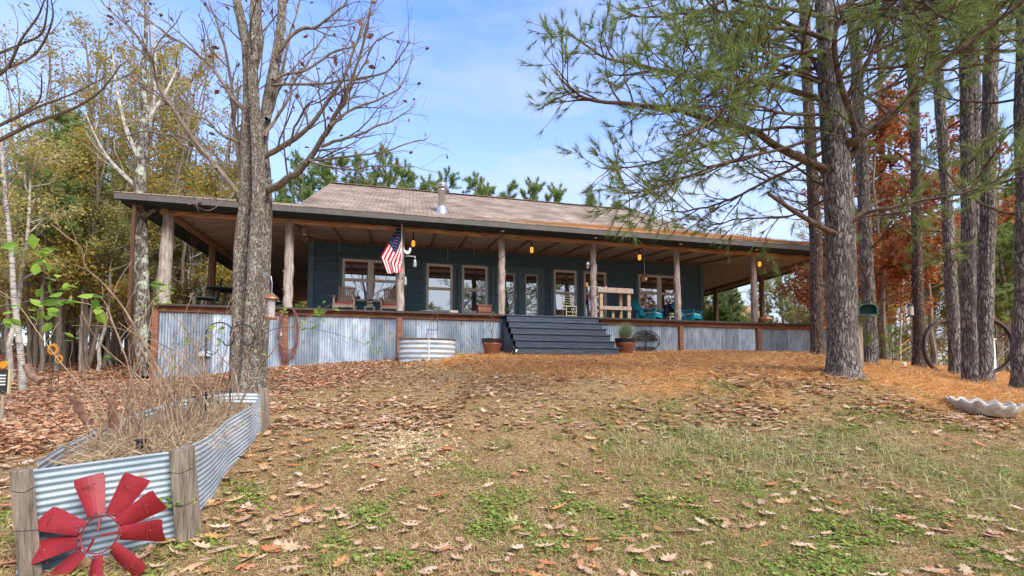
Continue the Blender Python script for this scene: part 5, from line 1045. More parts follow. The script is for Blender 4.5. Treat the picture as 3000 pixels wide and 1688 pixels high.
# oval stock-tank bed with trellis
def oval(cx, cy, z, a, c, n=48): th = np.linspace(0, 2*np.pi, n+1); return np.stack([cx+a*np.cos(th), cy+c*np.sin(th), np.full(n+1, z)], -1)
tl, tr = onY(1168, 1050, -.95), onY(1335, 1036, -.95); cxo = (tl[0]+tr[0])/2; ao = (tr[0]-tl[0])/2; zt_ = onY(1250, 992, -1.2)[2]; zb_ = gz(cxo, -1)-.1
t = thing('oval_planter', (cxo, -.95, zb_+.1), 'oval ribbed galvanised planter beside the third skirting post', 'planter')
b = MB(); rows = []
for f in np.linspace(0, 1, 50): e = .014*math.sin(f*5*2*math.pi); rows.append(oval(cxo, -.85, zb_+(zt_-zb_)*f, ao+e, .38+e))
b.grid(np.array(rows)); sub(b.build('tank_wall', M['galvbed'], None, smooth=True), t)
part(t, 'rim', 'rust', lambda b: b.tube(oval(cxo, -.85, zt_, ao+.01, .39), .014, 6, cap=False)); part(t, 'soil', 'soil', lambda b: b.add(oval(cxo, -.85, zt_-.06, ao-.02, .36)[:-1], [list(range(48))]))
part(t, 'seam', 'white', lambda b: b.box((cxo+.02, -1.245, (zt_+zb_)/2), (.03, .01, zt_-zb_)))
p0 = onY(1262, 990, -.8); tp_ = onY(1275, 900, -.7); t = thing('trellis', (p0[0], -.8, zt_-.05), 'rusty iron obelisk trellis standing in the oval planter', 'trellis')
lg = [(p0[0]-.17, -.95), (p0[0]+.2, -.95), (p0[0]+.2, -.68), (p0[0]-.17, -.68)]
for x, y in lg: part(t, 'leg', 'rust', lambda b: b.tube([(x, y, zt_-.08), (tp_[0]+(x-p0[0])*.25, -.8, tp_[2]-.16), (tp_[0]+(x-p0[0])*.08, -.8, tp_[2]+.02)], .007, 5))
for z in (.3, .55): 
    q = [(p0[0]+(x-p0[0])*(1-z*.6)+(tp_[0]-p0[0])*z, -.8+(y+.8)*(1-z*.6), zt_+(tp_[2]-zt_)*z) for x, y in lg]; part(t, 'ring', 'rust', lambda b: b.tube(q+[q[0]], .005, 4, cap=False))
# big pots
def pot(px, pyt, pyb, wpx, Y_, label, plant):
    c = onY(px, pyb, Y_); tp = onY(px, pyt, Y_); dep = (c-CAM)@FD; r = wpx/2*dep/FPX; zb = gz(c[0], Y_)-.02; h = tp[2]-zb; t = thing('flower_pot', (c[0], Y_, zb), label, 'pot'); cc = (c[0], Y_, zb)
    part(t, 'bowl', 'terra', lambda b: b.lathe([(0, 0), (r*.62, 0), (r*.66, .03), (r*.88, h*.62), (r*.93, h*.72), (r*.90, h*.735)], cc, 32), smooth=True)
    part(t, 'rim', 'dkpot', lambda b: b.lathe([(r*.90, h*.73), (r*.96, h*.75), (r*.93, h*.80), (r*.98, h*.84), (r*.95, h*.9), (r, h*.94), (r*1.02, h), (r*.9, h), (r*.88, h*.9), (0, h*.88)], cc, 32), smooth=True)
    return t, (c[0], Y_, zb+h)
t, c = pot(1441, 993, 1039, 64, -1.05, 'glazed red brown pot with a thin twining plant, left of the steps', 0)
pl = thing('potted_vine', c, 'thin green vine on a stake growing in the pot left of the steps', 'plant'); b = MB(); tips = []
for k in range(6):
    P = np.array([c, (c[0]+random.gauss(0, .03), c[1], c[2]+.15), (c[0]+.05*k-.14, c[1], c[2]+.35+.05*k), (c[0]+.05*k-.12+random.gauss(0, .05), c[1], c[2]+.5+.06*k)]); P = smooth_path(P, 10); b.tube(P, .004, 4); sprout(b, P, .003, .002, 0, tips, dict(dens=(9,), ang=(.9,), up=(.1,), len=(.12,), wig=.2, trop=0, rad=(.003,), rmin=.0015, sides=(3,), lo=.3), (3,))
sub(b.build('stem', M['limb'], None), pl); tp = np.array([q[0] for q in tips]); sub(foliage(tp[rng.random(len(tp)) < .35], .05, 'leaves', M['greenfall'], None, lf_v, lf_f, 1.0), pl)
cane([(1390, 1030), (1375, 1000), (1360, 985), (1345, 978)], 12.4, .006, 'small creeping plant between the oval planter and the left pot', 'creeping_plant', [(1375, 985, 12, 12), (1390, 1010, 12, 14), (1350, 1035, 14, 12), (1340, 975, 5, 8)], 'limb', 0, lsz=.06)
t, c = pot(1832, 992, 1033, 62, -1.15, 'glazed red brown pot of lavender, right of the steps', 1)
pl = thing('lavender', c, 'bushy grey green lavender growing in the pot right of the steps', 'plant'); n = 900; a = rng.random(n)*6.28; e = np.abs(rng.normal(0, .42, n)); d = np.stack([np.sin(e)*np.cos(a), np.sin(e)*np.sin(a), np.cos(e)], -1); l = .28+.3*rng.random(n)
s_v = np.cross(d, rng.normal(size=(n, 3))); s_v /= np.linalg.norm(s_v, axis=1)[:, None]; o3 = np.array(c)-np.array([0, 0, .04])+rng.normal(0, .05, (n, 3))*np.array([1, 1, .1]); V = np.stack([o3-s_v*.004, o3+s_v*.004, o3+d*l[:, None]*.6+s_v*.005, o3+d*l[:, None]], 1).reshape(-1, 3)
b = MB(); b.add(V, np.arange(len(V)).reshape(-1, 4)); sub(b.build('foliage', leafmat('lavender grey green', [(.18, .24, .12), (.30, .36, .20), (.24, .30, .14)], .25), None), pl)
# dark oval plaque on the skirting
c = onY(1893, 998, -.19); t = thing('metal_plaque', tuple(c), 'dark oval cut metal wall ornament on the skirting beside the lavender pot', 'ornament'); rx_ = .49; rz_ = .33
part(t, 'ring', 'darkiron', lambda b: b.tube([(c[0]+rx_*math.cos(a), c[1], c[2]+rz_*math.sin(a)) for a in np.linspace(0, 2*np.pi, 49)], .016, 6, cap=False))
b = MB(); b.tube([(c[0]-.02, c[1], c[2]-.3), (c[0], c[1], c[2]), (c[0]-.02, c[1], c[2]+.12)], [.03, .02, .015], 6); ttips = []
for k in range(11):
    a = R(-10+k*20); P = smooth_path([(c[0]-.01, c[1], c[2]+.02), (c[0]+rx_*.5*math.cos(a), c[1], c[2]+.08+rz_*.35*math.sin(a)), (c[0]+rx_*.93*math.cos(a), c[1], c[2]+rz_*.93*math.sin(a))], 8); b.tube(P, [.014]*2+[.009]*6, 5)
b.box((c[0], c[1], c[2]-.24), (.62, .012, .09)); sub(b.build('cutout_tree', M['darkiron'], None), t)
pos = [(c[0]+rx_*.86*math.sqrt(random.random())*math.cos(a), c[1]+.004, c[2]+.02+rz_*.82*math.sin(a)*math.sqrt(random.random())) for a in np.linspace(0, np.pi, 90)]; b = MB()
for q in pos: b.lathe([(0, -.002), (.035, 0), (0, .004)], (0, 0, 0), 7) if False else b.box(q, (.05, .006, .035))
sub(b.build('cutout_leaves', M['darkiron'], None), t)

# ------------------------------------------------------------------ on the porch
def wchair(px, label, Yc=1.7, w_=.56, pxr=None, rz=0.0):
    c = onY(px, 925, Yc); t = thing('rocking_chair', (c[0], Yc, .0), label, 'chair', rz=rz)
    W2 = w_/2
    def ad(name, m, fn, **k): b = MB(); fn(b); return b.build(name, M[m], t, **k)
    for x in (-W2, W2):
        ad('leg', 'chairwood', lambda b: b.box((x, -.26, .31), (.055, .05, .62)), bevel=.004); ad('leg', 'chairwood', lambda b: b.box((x, .22, .22), (.055, .05, .44)), bevel=.004)
        ad('armrest', 'chairwood', lambda b: b.box((x, -.02, .635), (.09, .62, .028)), bevel=.006)
        ad('rocker', 'chairwood', lambda b: b.tube(smooth_path([(x, -.42, .05), (x, 0, .012), (x, .45, .06)], 9), .02, 6))
    ad('seat', 'chairwood', lambda b: [b.box((0, -.27+k*.065, .40-k*.006), (w_-.03, .055, .02)) for k in range(8)]); ad('apron', 'chairwood', lambda b: b.box((0, -.285, .34), (w_-.05, .025, .08)))
    ad('cushion', 'redcloth', lambda b: b.box((0, -.02, .44), (w_-.08, .46, .055)), bevel=.02)
    def back(b):
        n = 8
        for k in range(n):
            x = (k-(n-1)/2)*(w_-.08)/n; h = .64+.035*math.cos((k-(n-1)/2)/(n/2)*1.5)
            b.beam((x, .22, .42), (x, .40, .42+h), .047, .018, up=(0, 1, 0))
    ad('backrest', 'chairwood', back)
    ad('back_rail', 'chairwood', lambda b: b.beam((-W2+.02, .39, 1.02), (W2-.02, .39, 1.02), .06, .03)); return t
wchair(1010, 'slatted wooden rocking chair with red cushion, left of the small side table', w_=.60); wchair(1144, 'slatted wooden rocking chair with red cushion, half behind the flag pole post', w_=.56)
def stool(px, Yc, w_, h, m, label, name='side_table', shelf=True):
    c = onY(px, 925, Yc); t = thing(name, (c[0], Yc, 0), label, 'table')
    def ad(name, m, fn, **k): b = MB(); fn(b); return b.build(name, M[m], t, **k)
    ad('table_top', m, lambda b: b.box((0, 0, h), (w_, w_*.8, .025)), bevel=.005)
    for x in (-1, 1):
        for y in (-1, 1): ad('leg', m, lambda b: b.beam((x*w_*.46, y*w_*.34, 0), (x*w_*.36, y*w_*.3, h), .035, .035))
    return t, (c[0], Yc, h+.013)
t, c = stool(1083, 1.6, .36, .34, 'paletable', 'small pale side table between the two rocking chairs')
j = thing('stoneware_crock', c, 'small stoneware crock on the pale table between the rocking chairs', 'crock'); part(j, 'body', 'concrete', lambda b: b.lathe([(0, 0), (.09, 0), (.105, .04), (.105, .17), (.095, .19), (0, .19)], c, 20), smooth=True); part(j, 'lid', 'dkpot', lambda b: b.lathe([(.10, .19), (.105, .22), (.04, .25), (0, .25)], c, 20), smooth=True)
part(j, 'band', 'darkiron', lambda b: b.lathe([(.107, .10), (.107, .13)], c, 20))
# ceiling fan
c = onY(893, 690, 1.3); t = thing('ceiling_fan', tuple(c), 'brown bladed ceiling fan on the left end of the porch', 'ceiling fan'); c = np.array(c)+np.array([0, 0, .02])
part(t, 'rod', 'pipe', lambda b: b.tube([c+np.array([0, 0, .07]), (c[0], c[1], 2.68)], .012, 8)); part(t, 'motor', 'brass', lambda b: b.lathe([(0, -.06), (.09, -.05), (.11, 0), (.10, .06), (.03, .09)], c, 20), smooth=True)
for k in range(4):
    a = R(8+k*90); part(t, 'blade', 'greywood', lambda b: b.beam(c+np.array([math.cos(a), math.sin(a), 0])*.13, c+np.array([math.cos(a), math.sin(a), -.03])*.66, .13, .012), bevel=.004)
# flag on its pole
fpx = 1176.5; c0 = onY(fpx, 783, -.28); c1 = onY(fpx+1, 640, -.28)
t = thing('flag', (c0[0], -.28, c0[2]), 'american flag hanging limp from a white pole on the third porch post', 'flag')
part(t, 'pole', 'white', lambda b: b.tube([c0, c1], .016, 10)); part(t, 'finial', 'brass', lambda b: b.lathe([(0, -.03), (.03, -.01), (.03, .015), (0, .035)], c1+np.array([0, 0, .03]), 12)); part(t, 'bracket', 'darkiron', lambda b: b.box((c0[0], -.2, c0[2]+.1), (.05, .16, .06)))
def fl_pt(u, v, off=0):
    def cr(a): return (850+a[0]*.4003, 500+a[1]*.4003)
    tt = np.linspace(0, 1, 5); A = np.array([cr(p) for p in ((808, 366), (762, 455), (700, 560), (660, 632), (706, 757))]); B_2 = np.array([cr(p) for p in ((815, 640), (818, 668), (820, 695), (818, 720), (812, 742))])
    pa = np.array([np.interp(u, [0, .22, .48, .68, 1], A[:, 0]), np.interp(u, [0, .22, .48, .68, 1], A[:, 1])]); pb = np.array([np.interp(u, tt, B_2[:, 0]), np.interp(u, tt, B_2[:, 1])])
    p = pa*(1-v)+pb*v; q = onY(p[0], p[1], -.28); fold = .05*math.sin(v*15+u*3)*min(1, u*4+.12)+.02*math.sin(v*31-u*5)*u; q[1] += fold+off-.02*u; return q
nu, nv = 50, 52; b = MB(); Gp = np.array([[fl_pt(i/nu, j/nv) for j in range(nv+1)] for i in range(nu+1)])
V = Gp.reshape(-1, 3); fs = []; ms = []
for i in range(nu):
    for j in range(nv):
        a = i*(nv+1)+j; fs.append((a, a+1, a+nv+2, a+nv+1)); st_ = int(j/nv*13); ms.append(0 if (i < nu*.4 and st_ < 7) else (1 if st_ % 2 == 0 else 2))
fs = np.array(fs); ms = np.array(ms); b.v.append(V); b.n = len(V)
for q in range(3): b.f.append(fs[ms == q]); b.m.append(np.full((ms == q).sum(), q))
for rI in range(9):
    for cI in range(6 if rI % 2 == 0 else 5):
        u = .4*((cI+.5+(.5 if rI % 2 else 0))/6.0)*.98; v = (rI+.7)/9.6*.538
        for off in (-.004, .004):
            star = []
            for k in range(10): rr_ = (.022 if k % 2 == 0 else .009); a = R(90+k*36); star.append(fl_pt(u+rr_*.75*math.sin(a)*.5, min(max(v+rr_*math.cos(a)*.9, 0), 1), off))
            b.add(star, [list(range(10))], 2)
sub(b.build('cloth', [M['navy'], M['fred'], M['fwhite']], None, smooth=True), t)
# rooster bracket and hanging jar
c = onY(1183, 750, -.16); e = onY(1216, 752, -.5); t = thing('rooster_bracket', tuple(c), 'white iron bracket topped by a rooster on the flag post', 'bracket')
part(t, 'arm', 'white', lambda b: b.tube([c, e, e+np.array([0, 0, -.05])], .012, 6))
rs = [(835, 570), (845, 592), (858, 600), (872, 596), (876, 580), (882, 570), (890, 580), (888, 600), (876, 618), (864, 622), (858, 622), (846, 616), (838, 600)]
mid_ = onY(1193, 745, -.3); part(t, 'rooster', 'white', lambda b: b.prism([((x-862)*.4003*.0098+mid_[0], (622-y)*.4003*.0098+mid_[2]+.005) for x, y in rs], mid_[1]-.006, mid_[1]+.006, axis=1))
def lantern(c, r, h, label, glass='jar', name='hanging_lantern', top='pipe', chain=.1):
    t = thing(name, tuple(c), label, 'lantern'); c = np.array(c)
    part(t, 'globe', glass, lambda b: b.lathe([(0, -h), (r*.9, -h), (r, -h*.85), (r, -h*.2), (r*.7, -h*.05)], c, 14), smooth=True); part(t, 'cap', top, lambda b: b.lathe([(r*1.05, -h*.1), (r*.9, .02), (r*.3, .05), (0, .06)], c, 14)); part(t, 'chain', 'darkiron', lambda b: b.tube([c+np.array([0, 0, .05]), c+np.array([0, 0, .05+chain])], .005, 5)); return t
lantern(e+np.array([0, 0, -.13]), .045, .16, 'clear jar lantern hanging from the rooster bracket', chain=.05); lantern(onY(1188, 815, -.2), .04, .2, 'long clear jar hung on the flag post', chain=.1)
for px, py, lb in ((1211, 709, 'lit amber jar lamp right of the flag'), (1558, 728, 'lit amber jar lamp over the steps'), (1873.5, 750, 'lit amber jar lamp above the potting bench side window'), (2225, 770, 'lit amber jar lamp by the rightmost front post')):
    c = onY(px, py, .55 if px < 2000 else .4); t = thing('porch_lamp', tuple(c), lb+' under the porch ceiling', 'lamp'); ht = 2.50
    part(t, 'glass', 'amber', lambda b: b.lathe([(0, -.14), (.042, -.135), (.052, -.105), (.052, .01), (.035, .04), (0, .045)], c, 16), smooth=True)
    def cage(b):
        for k in range(6): a = k*math.pi/3; b.tube([c+np.array([math.cos(a)*.069, math.sin(a)*.069, -.14]), c+np.array([math.cos(a)*.069, math.sin(a)*.069, .03])], .004, 4)
        for z in (-.14, -.05, .03): b.tube([c+np.array([math.cos(a)*.069, math.sin(a)*.069, z]) for a in np.linspace(0, 2*np.pi, 13)], .004, 4, cap=False)
    part(t, 'cage', 'rust', cage); part(t, 'mount', 'darkiron', lambda b: b.lathe([(.06, .045), (.06, .07), (.02, .08), (.02, max(.1, ht-c[2]+.05))], c, 12))
# bistro table and chair at the left
c = onY(660, 900, 1.6); t = thing('patio_table', (c[0], 1.6, 0), 'round dark green metal patio table at the left end of the porch', 'table')
for nm, fn in (('table_top', lambda b: b.lathe([(0, .72), (.5, .72), (.51, .735), (.5, .75), (0, .75)], (c[0], 1.6, 0), 30)), ('pedestal', lambda b: b.lathe([(.22, 0), (.2, .02), (.03, .06), (.03, .72)], (c[0], 1.6, 0), 14))): part(t, nm, 'greenmetal', fn, smooth=False)
def bchair(px, Yc, rz, label):
    c = onY(px, 900, Yc); t = thing('patio_chair', (c[0], Yc, 0), label, 'chair', rz=rz)
    def ad(name, fn, m='greenmetal', **k): b = MB(); fn(b); return b.build(name, M[m], t, **k)
    ad('seat', lambda b: b.box((0, 0, .44), (.5, .5, .06)), bevel=.02)
    ad('back_frame', lambda b: b.tube(smooth_path([(-.23, .25, .44), (-.25, .32, .8), (-.16, .36, 1.0), (0, .37, 1.04), (.16, .36, 1.0), (.25, .32, .8), (.23, .25, .44)], 26), .014, 6))
    ad('back_mesh', lambda b: b.solid(np.array([[(x*w_, .25+.12*f, .46+.54*f) for x in (-.22, 0, .22)] for f, w_ in ((0, 1), (.5, 1.05), (.85, .9), (1, .5))]), .004, (0, 1, 0)), 'dkgreenmesh')
    for x in (-.22, .22):
        ad('armrest', lambda b: b.tube(smooth_path([(x, -.24, .44), (x*1.1, -.26, .62), (x*1.15, 0, .66), (x*1.1, .3, .66)], 12), .013, 6))
        for y in (-.22, .22): ad('leg', lambda b: b.tube([(x, y, .43), (x*1.1, y*1.15, 0)], .013, 6))
    return t
M['dkgreenmesh'] = mat('woven green mesh', (.10, .16, .14), .7, (.16, .22, .20), 30); bchair(604, 1.5, R(-75), 'green metal patio chair at the left of the round table'); bchair(792, 1.9, R(60), 'dark blue green patio chair behind the oak and hanging feeder')
# hanging wheel and wire lights between the left posts
c = onX(569, 706, .0); t = thing('spoked_ornament', tuple(c), 'small rusty spoked wheel hung under the left side beam', 'ornament'); part(t, 'rim', 'rust', lambda b: b.tube([(c[0], c[1]+.17*math.cos(a), c[2]+.17*math.sin(a)) for a in np.linspace(0, 2*np.pi, 25)], .016, 6, cap=False))
for k in range(3): a = k*math.pi/3; part(t, 'spoke', 'rust', lambda b: b.tube([(c[0], c[1]+.16*math.cos(a), c[2]+.16*math.sin(a)), (c[0], c[1]-.16*math.cos(a), c[2]-.16*math.sin(a))], .008, 5))
c = onY(562, 772, .9); t = thing('antler_ornament', tuple(c), 'pale wire antler ornament hanging between the left porch posts', 'ornament')
for s in (-1, 1):
    b = MB(); P = smooth_path([c, c+np.array([s*.1, 0, -.02]), c+np.array([s*.22, 0, .03]), c+np.array([s*.27, 0, .12])], 10); b.tube(P, .011, 6)
    for k in (3, 5, 7): b.tube([P[k], P[k]+np.array([s*.02, 0, .09])], .008, 5)
    b.tube([P[2], P[2]+np.array([s*.05, .02, -.04]), P[5]+np.array([0, .02, -.05])], .008, 5); sub(b.build('antler', M['concrete'], None), t)
part(t, 'cord', 'darkiron', lambda b: b.tube([c, (c[0], c[1], 2.55)], .004, 4))
# chest, tub and small things on the deck left of the doors
def thingbox(px, py, Y_, d, m, label, name, cat, extra=None, rz=0):
    c = onY(px, py, Y_); t = thing(name, (c[0], Y_, 0), label, cat); part(t, 'body', m, lambda b: b.box((c[0], Y_, d[2]/2), d), bevel=.008)
    if extra: extra(t, c[0])
    return t
thingbox(1418, 905, .4, (.42, .34, .30), 'box', 'red brown wooden chest beside the post left of the steps', 'wooden_chest', 'chest', lambda t, x: (part(t, 'lid', 'rust', lambda b: b.box((x, .4, .325), (.46, .38, .045)), bevel=.006), part(t, 'cleat', 'rust', lambda b: b.box((x, .215, .15), (.40, .02, .05)))))
thingbox(1449, 915, .3, (.17, .14, .13), 'stone', 'small grey brown stone block beside the wooden chest', 'stone_block', 'stone')
thingbox(1330, 905, 1.0, (.26, .03, .26), 'concrete', 'small square deck sign with teal lettering between two tall windows', 'small_sign', 'sign', lambda t, x: part(t, 'lettering', 'teal', lambda b: [b.tube([(x+a*.5, .98, z), (x+a*.5+.035, .98, z+.05), (x+a*.5+.07, .98, z)], .008, 5) for a in (-.2, -.04, .1) for z in (.06,)]))
c = onY(1250, 915, .9); t = thing('wash_tub', (c[0], .9, 0), 'shallow galvanised wash tub on the deck below the tall window', 'tub'); part(t, 'tub', 'galvbed', lambda b: b.lathe([(0, .01), (.2, .01), (.26, .17), (.275, .175), (.25, .16), (.19, .03)], (c[0], .9, 0), 24), smooth=True)
c = onY(1212, 912, .7); t = thing('scrap_iron', (c[0], .7, 0), 'dark bits of old iron lying on the deck right of the flag post', 'scrap'); part(t, 'bar', 'rust', lambda b: b.tube([(c[0]-.12, .7, .03), (c[0], .7, .16), (c[0]+.14, .7, .03)], .02, 6)); part(t, 'bracket', 'rust', lambda b: b.box((c[0]-.05, .72, .04), (.16, .1, .06)))
# bamboo chair, potting bench
c = onY(1669, 925, .55); t = thing('bamboo_chair', (c[0], .55, 0), 'small pale bamboo chair behind the post right of the steps', 'chair'); x0 = c[0]
for x in (-.17, .17):
    part(t, 'leg', 'bamboo', lambda b: b.tube([(x0+x, .4, 0), (x0+x, .4, .44)], .016, 7)); part(t, 'leg', 'bamboo', lambda b: b.tube([(x0+x, .72, 0), (x0+x, .76, .85)], .016, 7))
part(t, 'seat', 'bamboo', lambda b: b.box((x0, .56, .42), (.36, .36, .02)))
for z in (.12, .24, .5, .58, .66, .74, .82): part(t, 'rung', 'bamboo', lambda b: b.tube([(x0-.17, .40 if z < .4 else .75, z), (x0+.17, .40 if z < .4 else .75, z)], .011, 6))
cl = onY(1752, 925, .25)[0]; cr_ = onY(1842, 925, .25)[0]; ztop = onY(1790, 846, .25)[2]; y0, y1 = .15, .75
t = thing('potting_bench', ((cl+cr_)/2, .45, 0), 'raw lumber potting bench with lower shelf right of the steps', 'bench')
part(t, 'bench_top', 'greywood', lambda b: b.box(((cl+cr_)/2, .45, ztop-.02), (cr_-cl+.16, .72, .04)), bevel=.004); part(t, 'apron', 'greywood', lambda b: b.box(((cl+cr_)/2, y0-.075, ztop-.105), (cr_-cl+.16, .035, .13)), bevel=.004)
for x in (cl+.06, cr_-.05):
    for y in (y0, y1): part(t, 'leg', 'rawwood', lambda b: b.box((x, y, (ztop-.04)/2), (.11, .09, ztop-.05)), bevel=.004)
zsh = onY(1790, 905, .25)[2]; part(t, 'shelf', 'greywood', lambda b: b.box(((cl+cr_)/2, .45, zsh+.05), (cr_-cl-.02, .55, .03))); part(t, 'shelf_rail', 'greywood', lambda b: b.box(((cl+cr_)/2, y0-.065, zsh), (cr_-cl+.04, .035, .12)), bevel=.004)
part(t, 'brace', 'rawwood', lambda b: b.box(((cl+cr_)/2-.04, y0+.05, (zsh-.06)/2), (.09, .04, zsh-.07)), bevel=.003)
for px, h, lb, m in ((1776, .10, 'small white bottle on the left of the potting bench', 'white'), (1768, .08, 'little brown pot at the left end of the potting bench', 'clay')):
    c = onY(px, 843, .35); t = thing('bottle', (c[0], .35, ztop), lb, 'bottle'); part(t, 'body', m, lambda b: b.lathe([(0, 0), (.03, 0), (.032, h*.6), (.015, h*.8), (.015, h), (0, h)], (c[0], .35, ztop), 12), smooth=True)
for px, s in ((1800, .055), (1796, .04), (1808, .045)): c = onY(px, 840, .35); t = thing('pine_cone', (c[0], .35, ztop), 'pale brown pine cone lying on the potting bench', 'pine cone', 'cones on the potting bench'); part(t, 'scales', 'chairwood', lambda b: b.scatter(oc, of, np.c_[rng.normal(0, s*.5, 30)+c[0], rng.normal(0, s*.3, 30)+.35, ztop+s*.6+rng.normal(0, s*.22, 30)], rots(30), s*.7))
# adirondack chairs
def adir(px, label, Yc=1.35, rz=R(38)):
    c = onY(px, 935, Yc); t = thing('adirondack_chair', (c[0], Yc, 0), label, 'chair', rz=rz)
    def ad(name, fn, m='teal', **k): b = MB(); fn(b); return b.build(name, M[m], t, **k)
    for x in (-.30, .30):
        ad('leg', lambda b: b.box((x, -.34, .26), (.035, .11, .52)), bevel=.004); ad('leg', lambda b: b.beam((x*.86, -.36, .33), (x*.86, .48, .04), .03, .13), bevel=.004); ad('armrest', lambda b: b.box((x*1.12, -.06, .535), (.14, .74, .025)), bevel=.01); ad('arm_post', lambda b: b.box((x, .26, .33), (.035, .09, .39)))
    ad('seat', lambda b: [b.box((0, -.37+k*.085, .375-k*.032), (.54, .075, .02)) for k in range(6)])
    ad('front_rail', lambda b: b.box((0, -.40, .31), (.56, .025, .13)))
    def back(b):
        for k in range(7): x = (k-3)*.082; h = .78-.022*abs(k-3)**2; b.beam((x*.85, .10, .22), (x*1.15, .46, .22+h), .074, .016, up=(0, 1, 0))
    ad('backrest', back); ad('back_rail', lambda b: b.box((0, .36, .64), (.56, .03, .06))); ad('cushion', lambda b: b.box((0, -.16, .40), (.50, .44, .07)), 'patcloth', bevel=.025); return t
adir(1899, 'turquoise adirondack chair with patterned cushion, left of the white side table'); adir(2014, 'turquoise adirondack chair with patterned cushion, right of the log post', rz=R(30))
t, c = stool(1967, 1.3, .34, .30, 'white', 'low white side table between the turquoise chairs'); j = thing('planter_cup', c, 'small green cup of succulents on the low white table', 'pot'); part(j, 'cup', 'grn', lambda b: b.lathe([(0, 0), (.07, 0), (.09, .12), (.08, .12), (0, .10)], c, 16)) if 'grn' in M else part(j, 'cup', mat('sage cup', (.22, .28, .14), .5), lambda b: b.lathe([(0, 0), (.08, 0), (.10, .15), (.09, .15), (0, .12)], c, 16), smooth=True)
c = onY(1962, 905, 1.7); t = thing('round_pillow_chair', (c[0], 1.7, 0), 'dark blue round backed seat behind the low white table', 'chair'); part(t, 'back', 'dkblue', lambda b: b.prism([(c[0]+.24*math.cos(a), .62+.26*math.sin(a)) for a in np.linspace(0, 2*np.pi, 25)[:-1]], 1.68, 1.76, axis=1), bevel=.02); part(t, 'seat', 'dkblue', lambda b: b.box((c[0], 1.5, .35), (.44, .4, .08)), bevel=.02)
# hanging lantern birdhouse and wind chime, small clay pot on the rail
c = onY(1888, 812, .35); t = thing('hanging_birdhouse', tuple(c), 'small roofed lantern hanging by a rod in front of the right double window', 'lantern')
part(t, 'rod', 'pipe', lambda b: b.tube([c+np.array([0, 0, .12]), (c[0], c[1], 2.52)], .006, 5)); part(t, 'roof', 'rust', lambda b: b.lathe([(.17, 0), (.04, .10), (0, .13)], c, 4)); part(t, 'body', 'copper', lambda b: b.lathe([(.0, -.15), (.09, -.15), (.12, -.01), (0, 0)], c, 6)); part(t, 'pane', 'jar', lambda b: b.box((c[0], c[1]-.105, c[2]-.08), (.07, .01, .07)))
c = onY(1722, 772, -.05); t = thing('wind_chime', tuple(c), 'small white bell and jar hung on the post right of the steps', 'wind chime'); part(t, 'bell', 'white', lambda b: b.lathe([(.065, -.04), (.05, .0), (.02, .05), (0, .06)], c, 12)); part(t, 'jar', 'jar', lambda b: b.lathe([(0, -.17), (.035, -.16), (.035, -.06), (.0, -.05)], c, 10)); part(t, 'hook', 'darkiron', lambda b: b.tube([c+np.array([0, 0, .05]), c+np.array([.01, 0, .16]), c+np.array([.1, .02, .2])], .006, 5))
c = onY(2240, 955, -.05); t = thing('clay_pot', (c[0], -.08, 0), 'terracotta bowl standing on the deck edge by the right front post', 'pot'); part(t, 'bowl', 'clay', lambda b: b.lathe([(0, 0), (.11, 0), (.15, .16), (.165, .18), (.165, .21), (.14, .21), (.12, .15), (0, .14)], (c[0]+.02, .1, 0), 20), smooth=True)
# string of lights wound round two posts
for X, lb in ((12.0, 'thin dark vine wound round the log post right of the steps'), (9.0, 'thin dark vine wound round the log post left of the steps')):
    t = thing('post_vine', (X, 0, .3), lb, 'vine'); b = MB(); P = [(X+.12*math.cos(a), .12*math.sin(a), .3+a*.085) for a in np.linspace(0, 22, 120)]; b.tube(P, .006, 5); 
    for k in range(14): i = random.randrange(120); q = np.array(P[i]); d = q-np.array([X, 0, q[2]]); b.tube([q, q+d*.5+np.array([0, 0, .05])], [.006, .003], 4)
    sub(b.build('stem', M['limb'], None), t)
# ------------------------------------------------------------------ bird feeder on the oak
c = at(795, 905, 5.9); t = thing('bird_feeder', tuple(c), 'copper roofed tube bird feeder hanging right of the oak trunk', 'bird feeder')
part(t, 'roof', 'copper', lambda b: b.lathe([(.088, .125), (.086, .14), (.03, .19), (.012, .21), (0, .215)], c, 20), smooth=False); part(t, 'tube', 'jar', lambda b: b.lathe([(.045, -.125), (.045, .13)], c, 18), smooth=True); part(t, 'seed', 'seed', lambda b: b.lathe([(0, -.12), (.04, -.12), (.04, -.02), (0, .0)], c, 14)); part(t, 'tray', 'copper', lambda b: b.lathe([(0, -.135), (.075, -.135), (.08, -.115), (.07, -.125), (0, -.125)], c, 20))
part(t, 'chain', 'pipe', lambda b: b.tube([c+np.array([0, 0, .21]), c+np.array([0, 0, .34]), c+np.array([-.015, 0, .42]), at(770, 800, 6.1)], .006, 5))
for a in (0, 2.1, 4.2): part(t, 'perch', 'copper', lambda b: b.tube([c+np.array([.03*math.cos(a), .03*math.sin(a), -.05]), c+np.array([.08*math.cos(a), .08*math.sin(a), -.05])], .004, 5))

